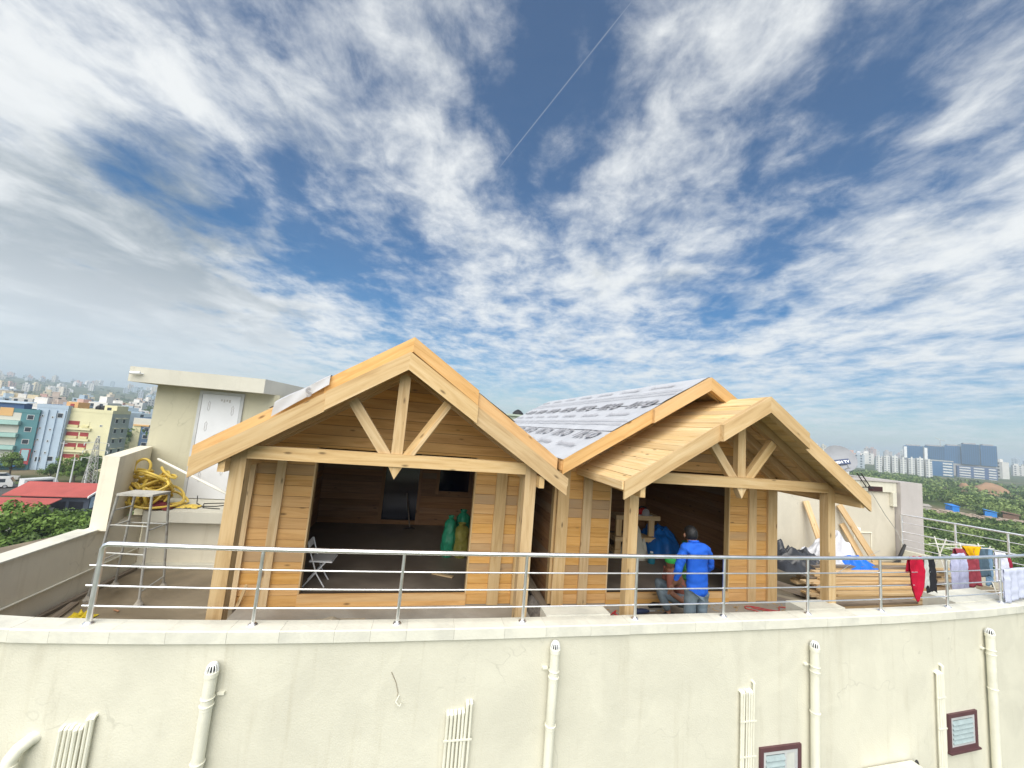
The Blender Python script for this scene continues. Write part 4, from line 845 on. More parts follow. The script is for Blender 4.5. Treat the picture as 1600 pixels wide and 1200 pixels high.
tag(ob('cable', MB().tube([T(15.1, 3.6, 1.85), T(15.6, 3.58, 1.2), T(15.95, 3.55, .8), T(16.1, 3.45, .3)], .010, 5), GALV), 'thin grey cable drooping down the beige block to the railing', 'cable')
tag(ob('cable', MB().tube([T(16.05, 3.4, .42), T(15.9, 3.38, .25), T(15.6, 3.3, -.02), T(15.2, 3.2, -.08), T(14.85, 3.2, -.06)], [.03, .045, .04, .05, .035], 7), BLACK, smooth=True), 'thick black bundled cable at the foot of the beige block', 'cable')
tag(ob('clothes_line', MB().tube([T(8.77, .05, .62), T(11.5, 1.6, .42), T(14.8, 3.2, .30)], .006, 5), GALV), 'thin line strung from the right porch post to the beige block', 'line')
ds = thing('satellite_dish', 'grey satellite dish standing behind the right cabin eave', 'dish', T(16.0, 5.2, 1.72), YAW - .4)
DISH = plain('dish_grey', (.27, .28, .30), .5, var=.1)
dm = Matrix.Translation((0, 0, .95)) @ Matrix.Rotation(R(-12), 4, 'Y') @ Matrix.Rotation(R(62), 4, 'X')
s = MB(); prof = [(.02 + .46 * i / 8, .14 * (i / 8) ** 2) for i in range(9)] + [(.46 * i / 8 + .02, .14 * (i / 8) ** 2 - .012) for i in range(8, -1, -1)]
s.lathe(prof, n=28, mat=dm); ob('reflector', s, DISH, ds, smooth=True)
lgm = text_mesh('DISH TV', .13, 0, .004); lgm.materials.append(WHITE)
o = ob('label_panel', MB().box((-.26, -.08, .0), (.26, .10, .004)), plain('label_blue', (.03, .05, .12), .5), ds); o.matrix_basis = dm @ Matrix.Translation((.0, -.12, .085))
o2 = bpy.data.objects.new('label_text', lgm); COL.objects.link(o2); o2.parent = o; o2.location = (0, -.04, .006)
ob('mast', MB().tube([(0, .05, 0), (0, .08, .9)], .03, 8), GALV, ds); ob('feed_arm', MB().tube([(0, -.1, .55), (0, -.55, .75)], .014, 6), GALV, ds); ob('feed_horn', MB().tube([(0, -.55, .72), (0, -.50, .83)], .035, 8), DISH, ds)
# ------------------------------------------------------------------ drying rack and washing
rk = thing('drying_rack', 'folding white drying rack loaded with washing behind the railing', 'drying rack', T(13.7, .95, -.15), YAW)
RW = plain('rack_white', (.74, .73, .66), .45, dirt=.3)
def k_(u, v, w): return Vector((u - 13.7, v - .95, w + .15))
for u in (13.1, 13.85, 14.42):
    for a, b in ((.65, 1.05), (1.25, .85)): ob('rack_leg', MB().tube([k_(u - .05, a, -.15), k_(u + .07, b, 1.25 if u == 13.1 else 1.12)], .011, 7), RW, rk, smooth=True)
for v, w in ((.80, 1.08), (.95, 1.10), (1.10, 1.08), (.72, .25), (1.15, .25)): ob('rack_bar', MB().tube([k_(13.08, v, w), k_(14.5, v, w)], .008, 6), RW, rk, smooth=True)
def drape(name, label, cat, p0, p1, drop_f, drop_b, mat, seed=0, flare=.1, n=18, amp=.03, pt=0.):
    """cloth hung over a bar from p0 to p1; front drop and back drop"""
    p0, p1 = Vector(p0), Vector(p1); ax = (p1 - p0); wdt = ax.length; ax.normalize(); nn = ax.cross(Vector((0, 0, 1))).normalized()
    tot = drop_f + drop_b
    fq = max(5., wdt * 26)
    def fn(x, y):
        s_ = y * tot - drop_f; side = -1 if s_ < 0 else 1; d = abs(s_); k = d / max(drop_f, .01); wf = max(.06, 1 + flare * k - pt * k * k)
        fo = min(amp, wdt * .09) * (math.sin(x * fq + seed + 1.5 * d) + .6 * math.sin(x * fq * 1.9 + seed * 2 - 2 * d)) * min(1, d * 5) * min(1, wf)
        fo += .012 * noise.noise(Vector((x * 5 + d * 6, d * 14, seed))) * min(1, d * 8)
        xx = (x - .5) * wdt * wf + wdt / 2
        return p0 + ax * xx + nn * (-side * .018 * min(1, d * 30) + (fo if side < 0 else -fo * .5)) + Vector((0, 0, -d - .02 * abs(x - .5) * k + .014 * noise.noise(Vector((x * 4, y * 4, seed))) + .02 * math.sin(x * 7 + seed) * max(0, k - .7) * 3 * min(1, wf)))
    c = (p0 + p1) / 2 - Vector((0, 0, drop_f))
    s = MB().grid(fn, max(n, 30), 34); s.v = [v_ - c for v_ in s.v]
    o = tag(ob(name, s, mat, None, c, None, 'all'), label, cat)
    sd = o.modifiers.new('thickness', 'SOLIDIFY'); sd.thickness = .006; return o
def cloth(nm, col, var=.15): return plain(nm, col, .85, var=var, scale=9, spec=.2)
drape('towel', 'maroon towel hanging on the drying rack', 'towel', T(13.30, .80, 1.09), T(13.98, .80, 1.09), .78, .4, cloth('maroon_towel', (.30, .055, .075)), 1, .02)
drape('cloth', 'bright yellow cloth bunched over the top of the drying rack', 'cloth', T(13.50, .78, 1.135), T(14.06, .78, 1.13), .26, .25, cloth('yellow_cloth', (.62, .36, .005)), 2, -.5, 18, .05, .3)
drape('trousers', 'dark grey blue trousers hung over the drying rack', 'trousers', T(14.0, .82, 1.11), T(14.34, .82, 1.11), .60, .4, cloth('slate_denim', (.075, .12, .16)), 3)
drape('jeans', 'light blue jeans hung at the right end of the drying rack', 'jeans', T(14.30, .85, 1.10), T(14.52, .85, 1.06), .78, .4, cloth('pale_denim', (.16, .26, .38)), 4)
drape('shirt', 'pale lavender shirt hanging at the left end of the drying rack', 'shirt', T(13.02, .70, .98), T(13.38, .70, 1.02), .74, .35, cloth('lavender_cloth', (.42, .44, .60)), 5, .25)
drape('shirt', 'white shirt hanging between the drying rack and the far right railing', 'shirt', T(14.80, .95, .98), T(15.12, .95, .96), .64, .3, cloth('white_cloth', (.60, .62, .72)), 6, .2)
drape('cloth', 'small maroon cloth hanging right of the white shirt', 'cloth', T(15.10, 1.0, .90), T(15.36, 1.0, .88), .36, .3, cloth('maroon_small', (.26, .02, .045)), 7)
def onrail(x, z=1.277): return wp(x, .13, z)
drape('cloth', 'crimson cloth hanging from the front railing top bar to a point', 'cloth', onrail(6.74), onrail(7.02), .70, .25, cloth('crimson_cloth', (.42, .008, .035)), 8, 1.7, 28, .05, 2.62)
drape('shorts', 'black shorts hanging beside the crimson cloth on the front railing', 'shorts', onrail(7.12), onrail(7.27), .56, .25, cloth('black_cloth', (.02, .02, .024)), 9, .3)
drape('cloth', 'pale grey rag hanging between the crimson cloth and black shorts', 'cloth', onrail(7.06), onrail(7.14), .48, .2, cloth('grey_cloth', (.45, .47, .45)), 10, .5)
drape('sheet', 'pale blue white sheet over the lower rails at the right edge', 'sheet', wp(9.12, .11, 1.045), wp(10.3, .11, 1.045), .55, .5, cloth('sheet_white', (.50, .53, .66), .08), 11, .02, 20, .02)
# ------------------------------------------------------------------ people
def skin_mesh(name, joints, edges, mat, parent, sub=2, root=0, wr=0.):
    me = bpy.data.meshes.new(name); me.from_pydata([j[0] for j in joints], edges, []); o = bpy.data.objects.new(name, me); COL.objects.link(o)
    sk = o.modifiers.new('skin', 'SKIN'); sk.use_smooth_shade = True
    for i, j in enumerate(joints):
        r_ = j[1]; me.skin_vertices[0].data[i].radius = r_ if isinstance(r_, tuple) else (r_, r_)
    me.skin_vertices[0].data[root].use_root = True
    ss = o.modifiers.new('sub', 'SUBSURF'); ss.levels = sub; ss.render_levels = sub
    dg = bpy.context.evaluated_depsgraph_get(); m2 = bpy.data.meshes.new_from_object(o.evaluated_get(dg)); bpy.data.objects.remove(o)
    if wr:
        ns = [v_.normal.copy() for v_ in m2.vertices]
        for v_, n_ in zip(m2.vertices, ns): q_w = v_.co; v_.co = q_w + n_ * wr * (noise.noise(Vector((q_w.x * 9, q_w.y * 9, q_w.z * 17))) + .6 * noise.noise(Vector((q_w.x * 22 + q_w.z * 12, q_w.y * 20, q_w.z * 26))))
    m2.materials.clear(); m2.materials.append(mat); o = bpy.data.objects.new(name, m2); COL.objects.link(o); o.parent = parent; return o
SKIN = plain('brown_skin', (.23, .11, .065), .55, var=.08); HAIR = plain('black_hair', (.008, .008, .009), .5, var=.3, scale=30, bump=.6, bs=60)
SHIRT = plain('blue_shirt', (.018, .11, .56), .75, var=.12, scale=5, bump=.25, bs=14, spec=.2); JEAN = plain('grey_jeans', (.13, .17, .20), .8, var=.25, scale=8)
pm = thing('person', 'person in a bright blue shirt and jeans standing with back turned', 'person', T(6.20, -.26, -.15), YAW)
# joints: x right, y away from the camera, z up
J = [((0, 0, .98), (.13, .09)), ((0, .0, 1.14), (.115, .075)), ((-.01, .02, 1.32), (.13, .08)), ((-.02, .045, 1.44), (.10, .065)), ((-.03, .07, 1.50), .055), ((-.035, .11, 1.57), (.075, .09)), ((-.035, .125, 1.64), (.076, .09)),
     ((-.19, .03, 1.42), .05), ((-.27, .04, 1.15), .04), ((-.25, .14, .93), .036), ((-.235, .20, .86), .032),
     ((.17, .03, 1.40), .05), ((.27, .06, 1.15), .04), ((.20, .24, 1.02), .036), ((.17, .30, 1.0), .032),
     ((-.09, .0, .88), .075), ((-.10, .02, .50), .05), ((-.10, -.02, .08), .04), ((-.105, .10, .04), .04), ((.09, .0, .88), .075), ((.10, .02, .50), .05), ((.10, -.02, .08), .04), ((.105, .10, .04), .04)]
E_ = [(0, 1), (1, 2), (2, 3), (3, 4), (4, 5), (5, 6), (3, 7), (7, 8), (8, 9), (9, 10), (3, 11), (11, 12), (12, 13), (13, 14), (0, 15), (15, 16), (16, 17), (17, 18), (0, 19), (19, 20), (20, 21), (21, 22)]
skin_mesh('body', J, E_, SKIN, pm)
def hand(par, w, d, side):
    d = Vector(d).normalized(); sdv = d.cross(Vector((0, 0, 1))).normalized() * side
    js = [(Vector(w), .022), (Vector(w) + d * .06, (.034, .016))]; es = [(0, 1)]
    for k, (o_, l_) in enumerate(((-.028, .07), (-.010, .085), (.010, .08), (.026, .062))):
        b = Vector(w) + d * .085 + sdv * o_; js += [(b, .009), (b + d * l_ * .55 + Vector((0, 0, -.012)), .0085), (b + d * l_ * .9 + Vector((0, 0, -.04)), .007)]; n_ = len(js); es += [(1, n_ - 3), (n_ - 3, n_ - 2), (n_ - 2, n_ - 1)]
    b = Vector(w) + d * .03 + sdv * -.035; js += [(b, .011), (b + d * .04 - sdv * .02 + Vector((0, 0, -.02)), .009)]; n_ = len(js); es += [(0, n_ - 2), (n_ - 2, n_ - 1)]
    return skin_mesh('hand', js, es, SKIN, par, 1)
hand(pm, (-.23, .22, .84), (0, .5, -.75), 1); hand(pm, (.16, .32, .99), (-.2, .9, -.2), -1)
shirt = [((0, 0, .74), (.175, .125)), ((0, 0, .90), (.172, .125)), ((0, .0, 1.14), (.162, .12)), ((-.01, .01, 1.32), (.18, .125)), ((-.02, .025, 1.445), (.13, .10)), ((-.028, .045, 1.505), (.068, .068)),
         ((-.195, .03, 1.425), .074), ((-.28, .04, 1.15), .060), ((-.255, .13, .945), .047), ((.175, .03, 1.405), .074), ((.28, .06, 1.15), .060), ((.215, .22, 1.03), .047)]
skin_mesh('shirt', shirt, [(0, 1), (1, 2), (2, 3), (3, 4), (4, 5), (4, 6), (6, 7), (7, 8), (4, 9), (9, 10), (10, 11)], SHIRT, pm, 3, 0, .017)
ob('collar', MB().tube(ringpath((-.030, .06, 1.52), .062, -.25, 0, 20, 1.05), .016, 7, closed=True), SHIRT, pm, smooth=True)
jj = [((0, 0, .93), (.155, .115)), ((-.092, .0, .80), (.10, .10)), ((-.10, .02, .48), .078), ((-.10, -.02, .07), .066), ((.092, .0, .80), (.10, .10)), ((.10, .02, .48), .078), ((.10, -.02, .07), .066)]
skin_mesh('jeans', jj, [(0, 1), (1, 2), (2, 3), (0, 4), (4, 5), (5, 6)], JEAN, pm, 3, 0, .008)
for x in (-.105, .105): ob('shoe', MB().tube([(x, -.07, .045), (x, .05, .05), (x, .17, .035)], [.045, .05, .035], 10), BLACK, pm, smooth=True)
def hairfn(x, y):
    a = 2 * math.pi * x; ph = math.pi * (y * .80); d = Vector((math.sin(ph) * math.cos(a), math.sin(ph) * math.sin(a), math.cos(ph)))
    front = max(0, d.y); r_ = 1 + .05 * noise.noise(d * 9); z = d.z * .118 * r_; p = Vector((d.x * .092 * r_, d.y * .112 * r_, z))
    if front > .1 and d.z < .25: p *= .80
    return p + Vector((-.035, .118, 1.615))
ob('hair', MB().grid(hairfn, 28, 14), HAIR, pm, smooth='all')
for sx_ in (-1, 1): ob('ear', MB().lathe([(.004, -.03), (.016, -.018), (.019, 0), (.016, .02), (.004, .032)], (-.035 + sx_ * .088, .135, 1.585), 8), SKIN, pm, smooth=True)
# crouching worker, facing the standing one
pc = thing('person', 'person crouching on the porch with green headcloth, working beside the blue shirt', 'person', T(6.55, .62, .0), YAW)
RB_ = plain('rust_brown_shirt', (.24, .085, .06), .8, var=.15)
J = [((.10, .02, .20), (.13, .12)), ((.05, .02, .36), (.12, .10)), ((-.06, .0, .54), (.14, .11)), ((-.14, -.01, .66), (.10, .085)), ((-.19, -.03, .73), .05), ((-.21, -.06, .81), (.075, .085)), ((-.21, -.065, .88), (.07, .08)),
     ((-.25, -.14, .60), .058), ((-.30, -.22, .40), .046), ((-.06, -.28, .26), .036), ((-.01, -.30, .23), .03), ((-.10, .16, .60), .058), ((-.12, .22, .38), .046), ((.02, -.05, .25), .036),
     ((-.10, -.15, .24), .085), ((-.46, -.16, .40), .066), ((-.28, -.16, .08), .046), ((-.36, -.20, .03), .036), ((.05, .15, .24), .085), ((-.28, .18, .44), .066), ((-.16, .17, .08), .046), ((-.25, .18, .03), .036)]
E_ = [(0, 1), (1, 2), (2, 3), (3, 4), (4, 5), (5, 6), (3, 7), (7, 8), (8, 9), (9, 10), (3, 11), (11, 12), (12, 13), (0, 14), (14, 15), (15, 16), (16, 17), (0, 18), (18, 19), (19, 20), (20, 21)]
skin_mesh('body', J, E_, SKIN, pc)
skin_mesh('shirt', [((.11, .02, .20), (.145, .135)), ((.05, .02, .36), (.135, .115)), ((-.06, .0, .54), (.155, .125)), ((-.14, -.01, .655), (.115, .10)), ((-.255, -.14, .59), .070), ((-.295, -.21, .43), .058), ((-.10, .165, .595), .07), ((-.12, .22, .42), .058)], [(0, 1), (1, 2), (2, 3), (3, 4), (4, 5), (3, 6), (6, 7)], RB_, pc)
skin_mesh('jeans', [((.10, .02, .19), (.15, .14)), ((-.10, -.15, .25), (.095, .09)), ((-.465, -.16, .405), .080), ((-.29, -.16, .10), .062), ((.05, .15, .25), .095), ((-.285, .18, .445), .08), ((-.165, .17, .10), .062)], [(0, 1), (1, 2), (2, 3), (0, 4), (4, 5), (5, 6)], JEAN, pc)
ob('headcloth', MB().lathe([(.085, .0), (.092, .03), (.086, .06), (.055, .095), (.015, .108)], (-.21, -.06, .82), 16), plain('green_headcloth', (.03, .36, .07), .8, var=.2, bump=.5, bs=25), pc, smooth=True)
hand(pc, (.0, -.30, .22), (.8, -.1, -.4), 1); hand(pc, (.03, -.06, .24), (.8, -.2, -.3), -1)
for y in (-.18, .18): ob('shoe', MB().tube([(-.2, y, .035), (-.33, y, .045), (-.43, y - .02, .03)], [.04, .045, .03], 10), BLACK, pc, smooth=True)
# the saw they hold
o = thing('circular_saw', 'grey circular saw held between the two workers', 'power tool', T(6.60, .27, .05), YAW)
ob('saw_motor', MB().tube([(-.12, 0, .10), (.02, 0, .11), (.14, 0, .10)], [.05, .06, .045], 12), GALV, o, smooth=True); ob('saw_guard', MB().tube([(.0, -.07, .09), (.0, -.04, .09)], .095, 20), STEEL, o, smooth=True); ob('saw_base', MB().box((-.15, -.1, 0), (.17, .06, .01)), STEEL, o); ob('saw_handle', MB().tube([(-.13, 0, .13), (-.12, 0, .19), (0, 0, .20), (.05, 0, .15)], .016, 7), BLACK, o, smooth=True)
# ------------------------------------------------------------------ the city below and beyond
import numpy as np
G = -15.2
def terrain_mat():
    m = Mat('dry_scrub_ground'); v = m.coords((1, 1, 1), False); a = m.noise(v, .02, 6, .6); b = m.noise(v, .12, 5, .6)
    c = m.ramp(a, [(.35, (.055, .085, .030)), (.5, (.085, .105, .042)), (.66, (.19, .155, .10))]); c = m.mix(m.ramp(b, [(.4, 0.), (.7, .6)]), c, (.05, .075, .025)); return m.fin(c, .95, 0, .1)
TER = terrain_mat()
def elev(x, y):
    d = math.hypot(x, y); az = math.degrees(math.atan2(x, y)); k = max(0, min(1, (d - 500) / 2600)); return G + (62 if az < 0 else 34) * k * k * (3 - 2 * k) + 5 * k * noise.noise(Vector((x / 400, y / 400, 0)))
s = MB(); ring = [0, 40, 120, 250, 500, 800, 1200, 1700, 2300, 2900, 3600, 4600, 5600]; na = 96
for r_ in ring[1:]:
    for j in range(na):
        a = 2 * math.pi * j / na; x, y = r_ * math.sin(a), r_ * math.cos(a); s.v.append(Vector((x, y, elev(x, y) - G)))
s.v.append(Vector((0, 0, 0))); ci = len(s.v) - 1
for i in range(len(ring) - 2):
    for j in range(na): s.f.append((i * na + j, i * na + (j + 1) % na, (i + 1) * na + (j + 1) % na, (i + 1) * na + j)); s.mi.append(0)
for j in range(na): s.f.append((ci, (j + 1) % na, j)); s.mi.append(0)
tag(ob('terrain', s, TER, None, (0, 0, G), None, True), kind='structure')
rd = Vector((.743, .669, 0)); rn = Vector((-.669, .743, 0))
def strip(name, c, hw, hl, z, mat):
    c = Vector(c); q = [c - rd * hl - rn * hw, c + rd * hl - rn * hw, c + rd * hl + rn * hw, c - rd * hl + rn * hw]
    return tag(ob(name, MB().prism([Vector((p.x, p.y, G + z)) for p in q], (0, 0, .05)), mat), kind='structure')
ASPH = plain('road_asphalt', (.075, .073, .07), .9, var=.2, scale=.5); strip('road', (-84, 73, 0), 6.5, 90, .0, ASPH); strip('yard', (-66, 62, 0), 11, 40, -.02, plain('yard_dust', (.26, .235, .19), .95, var=.2, scale=.3))
strip('road_median', (-88.5, 77.5, 0), .7, 60, .12, plain('median_grass', (.07, .12, .03), .9, var=.4, scale=1.5))
# ---- buildings
WINF = plain('pale_window_frame', (.55, .57, .57), .5); PANE = plain('window_pane_dark', (.035, .045, .06), .15, var=.3, spec=.7); PANEB = plain('window_pane_blue', (.03, .10, .20), .2, var=.2, spec=.7)
def wall_paint(nm, c): return plain(nm, c, .85, var=.10, scale=.25, dirt=.35, dirtcol=tuple(x * .6 for x in c))
WB = {}
def rect(par, nm, face, a, b, z0, z1, th, mat, w, d):
    """a box laid on the front ('f') or right side ('s') of a block w x d; a,b run left to right"""
    if face == 'f': o = ob(nm, WB.setdefault((round(b - a, 2), round(z1 - z0, 2), th, mat.name, 'f'), MB().box((0, -th, 0), (b - a, 0, z1 - z0)).mesh(nm, mat)), mat, par, (a - w, 0, z0))
    else: o = ob(nm, WB.setdefault((round(b - a, 2), round(z1 - z0, 2), th, mat.name, 's'), MB().box((0, 0, 0), (th, b - a, z1 - z0)).mesh(nm, mat)), mat, par, (0, a, z0))
    return o
def window(par, face, a, b, z0, z1, w, d, fm=None, pm_=None):
    f = rect(par, 'window', face, a, b, z0, z1, .06, fm or WINF, w, d); t_ = .09
    p = MB().box((t_, -.075, t_), (b - a - t_, -.061, z1 - z0 - t_)) if face == 'f' else MB().box((.061, t_, t_), (.075, b - a - t_, z1 - z0 - t_))
    ob('pane', WB.setdefault((round(b - a, 2), round(z1 - z0, 2), face, (pm_ or PANE).name, 'p'), p.mesh('pane', pm_ or PANE)), PANE, f)
def block(name, label, K, yaw, w, d, h, mat, base=G):
    t = thing(name, label, 'building', (K[0], K[1], base), R(yaw)); ob('wall', MB().box((-w, 0, 0), (0, d, h)), mat, t)
    s = MB()
    for a, b in (((-w - .05, -.05, h), (.05, .12, h + .8)), ((-w - .05, d - .12, h), (.05, d + .05, h + .8)), ((-w - .05, .12, h), (-w + .12, d - .12, h + .8)), ((-.12, .12, h), (.05, d - .12, h + .8))): s.box(a, b)
    ob('parapet', s, mat, t); return t
# teal apartment house with pale balconies
t = block('apartment_building', 'teal and white apartment house with pale green balconies at the left edge', (-105.4, 88.8), 28, 15, 4.5, 12.5, wall_paint('teal_paint', (.09, .22, .24)))
PALE = wall_paint('pale_mint', (.34, .52, .47)); CREAMW = wall_paint('cream_wall', (.55, .53, .46)); ORG = wall_paint('orange_wall', (.62, .38, .16))
for f in range(4):
    z = 2.6 + f * 2.7
    rect(t, 'recess_panel', 'f', 6.5, 12.3, z, z + 1.7, .03, CREAMW, 15, 4.5); rect(t, 'balcony_slab', 'f', 6.2, 12.5, z - .9, z - .1, 1.0, PALE, 15, 4.5)
    window(t, 'f', 7.2, 8.9, z + .35, z + 1.5, 15, 9, PANE); window(t, 'f', 13.2, 14.3, z + .3, z + 1.4, 15, 4.5); window(t, 'f', 2, 4, z + .3, z + 1.5, 15, 4.5)
    rect(t, 'side_band', 's', .3, 4, z, z + 1.2, .05, wall_paint('salmon_paint', (.50, .30, .24)), 15, 4.5)
rect(t, 'roof_crest', 'f', 9.0, 11.0, 11.6, 13.4, .12, ORG, 15, 4.5); rect(t, 'shop_sign', 'f', 10.2, 13.4, 1.5, 2.1, .2, wall_paint('orange_sign', (.62, .22, .03)), 15, 4.5); rect(t, 'red_frame', 'f', 13.4, 14.9, 1.2, 4.6, .15, wall_paint('red_panel', (.36, .06, .06)), 15, 4.5); rect(t, 'pale_panel', 'f', 13.6, 14.7, 2.0, 4.4, .25, wall_paint('aqua_panel', (.30, .46, .48)), 15, 4.5); rect(t, 'awning', 'f', 5, 14.6, .9, 1.3, 1.6, wall_paint('blue_awning', (.04, .17, .42)), 15, 4.5)
rf = ob('rooftop_shed', MB().box((-9, 1, 12.5), (-3, 4, 14.4)), wall_paint('blue_roof_shed', (.06, .12, .24)), t); ob('shed_roof', MB().prism([(-9.4, .6, 14.41), (-2.6, .6, 14.41), (-2.6, 4.5, 14.7), (-9.4, 4.5, 14.7)], (0, 0, .12)), wall_paint('pale_blue_sheet', (.42, .50, .56)), rf)
# light blue slab
LB = wall_paint('light_blue_paint', (.40, .49, .58)); t = block('apartment_building', 'narrow light blue apartment slab between the teal and yellow houses', (-101.6, 90.9), 22, 5.2, 9, 13.9, LB)
for z in (11.8, 9.0, 6.4, 3.8): window(t, 'f', 1.0, 1.4, z, z + .5, 5.2, 9); window(t, 'f', 2.7, 3.1, z - .2, z + .3, 5.2, 9)
for a, z in ((3.6, 11.8), (1.4, 1.8), (3.4, 2.0)): window(t, 'f', a, a + 1.0, z, z + 1.1, 5.2, 9)
for a in (.2, 1.9, 3.3, 4.8): rect(t, 'pilaster', 'f', a, a + .22, 0, 13.5, .25, LB, 5.2, 9)
ob('rooftop_room', MB().box((-2.6, 3, 13.9), (-.4, 7, 15.4)), wall_paint('grey_blue_room', (.30, .33, .38)), t)
# yellow apartments
YP = wall_paint('yellow_paint', (.64, .60, .38)); RP = wall_paint('red_balcony', (.30, .045, .045)); t = block('apartment_building', 'yellow apartment house with red balcony recesses and a grey side', (-94.3, 93.9), 14.5, 9.2, 6.2, 13.5, YP)
for f in range(4):
    z = 2.2 + f * 2.55
    for a, b in ((.6, 3.5), (3.8, 5.4)) if f < 3 else ((1.0, 3.3), (3.9, 5.2)):
        p = rect(t, 'balcony_recess', 'f', a, b, z, z + 1.45, .05, RP if not (f == 3 and a > 3) else YP, 9.2, 6.2); ob('balcony_rail', MB().box((.05, -.35, 0), (b - a - .05, -.051, .55)), wall_paint('yellow_rail', (.60, .55, .30)), p)
    rect(t, 'floor_band', 'f', 0, 5.8, z - .55, z - .05, .5, YP, 9.2, 6.2)
    window(t, 'f', 7.2, 7.7, z + .5, z + .9, 9.2, 6.2)
rect(t, 'side_facing', 's', 0, 6.2, 0, 13.6, .04, wall_paint('grey_green_side', (.38, .41, .36)), 9.2, 6.2)
for f in range(5):
    for a in (1.2, 3.7):
        z = 1.6 + f * 2.4; p = rect(t, 'window', 's', a, a + 1.1, z, z + 1.1, .09, WINF, 9.2, 6.2); ob('pane', MB().box((.091, .15, .12), (.10, .95, .98)), PANE, p); ob('sunshade', MB().box((.0, -.2, 1.2), (.6, 1.2, 1.28)), YP, p)
rm = ob('rooftop_room', MB().box((-9.4, .5, 13.6), (-7.2, 4, 15.6)), wall_paint('orange_room', (.62, .36, .16)), t); ob('room_door', MB().box((-8.6, .42, 13.7), (-7.9, .499, 15.2)), RP, rm); rm = ob('rooftop_room', MB().box((-3.0, 2, 13.6), (-.5, 6, 15.4)), YP, t); ob('room_window', MB().box((-2.4, 1.93, 14.2), (-1.6, 1.999, 14.9)), PANE, rm)
for x in (-6.0, -5.0): ob('water_tank', MB().lathe([(.5, 13.6), (.55, 13.8), (.55, 14.8), (.2, 15.2)], (x, 5, 0), 12), BLACK, t, smooth=True)
# blue grey and cream house
BG_ = wall_paint('blue_grey_paint', (.12, .19, .30)); t = block('apartment_building', 'blue grey house with white framed windows beside the stair room', (-113.2, 131), 14, 9, 8, 10.6, BG_)
rect(t, 'cream_strip', 'f', 0, 2.2, 0, 11, .2, YP, 9, 8); rect(t, 'cream_top', 'f', 0, 9, 9.2, 11.3, .3, CREAMW, 9, 8); rect(t, 'ochre_band', 'f', 0.2, 4.5, 8.7, 9.2, .5, ORG, 9, 8)
for z in (2.2, 4.7, 7.0):
    for a in (3.0, 5.8): window(t, 'f', a, a + 1.5, z, z + 1.3, 9, 8, wall_paint('white_frame', (.75, .75, .72)))
rm = ob('rooftop_room', MB().box((-5, 2, 10.6), (-1, 6, 12.6)), CREAMW, t)
t = block('house', 'tan concrete building rising above the teal house roof', (-391, 309), 25, 20, 12, 14.0, wall_paint('tan_wall', (.40, .36, .29)))
for z in (5, 9): rect(t, 'floor_line', 'f', 0, 20, z, z + .25, .15, WINF, 20, 12)
# sheds with red roofs
REDR = plain('red_sheet_roof', (.40, .085, .07), .6, var=.12, scale=.6, dirt=.3); SLATE = wall_paint('slate_shed', (.07, .085, .12))
t = thing('roadside_shed', 'slate blue shed with red sheet roof and pale blue sign', 'shed', (-58.7, 57.4, G), R(15.7))
ob('wall', MB().box((-7.6, .3, 0), (0, 6, 3.3)), SLATE, t); rf = ob('roof', MB().prism([(-9.0, -.6, 3.35), (.3, -.6, 3.35), (.3, 3.2, 4.6), (-9.0, 3.2, 4.6)], (0, 0, .1)), REDR, t); ob('roof_verge', MB().prism([(.3, -.7, 3.3), (.3, -.7, 3.55), (.3, 3.3, 4.8), (.3, 3.3, 4.55)], (.12, 0, 0)), WHITE, rf); ob('roof_slope', MB().prism([(-9.0, 3.25, 4.6), (.3, 3.25, 4.6), (.3, 6.8, 3.4), (-9.0, 6.8, 3.4)], (0, 0, .1)), REDR, rf)
sg = ob('sign_board', MB().box((.02, .5, 1.7), (.10, 4.2, 3.2)), plain('pale_sign', (.34, .47, .60), .5), t)
for i, (a, b) in enumerate(((1.0, 2.2), (2.4, 3.6))): ob('sign_stroke', MB().box((.101, a, 2.3), (.106, b, 2.6)), WHITE, sg)
for a, b in ((-6.8, -5.6), (-4.6, -2.6), (-2.2, -.6)): ob('shop_opening', MB().box((a, .25, .3), (b, .299, 2.6)), DARK, t)
t = thing('roadside_shed', 'long low shed with red sheet roof in front of the slate shed', 'shed', (-62.5, 50.5, G), R(16))
ob('wall', MB().box((-14, 0, 0), (3.0, 4, 2.2)), wall_paint('grey_shed', (.30, .29, .27)), t); rf = ob('roof', MB().prism([(-14.5, -.8, 2.3), (3.4, -.8, 2.3), (3.4, 4.4, 3.2), (-14.5, 4.4, 3.2)], (0, 0, .1)), REDR, t); ob('roof_edge', MB().box((-14.5, -.9, 2.18), (3.45, -.81, 2.42)), WHITE, rf)
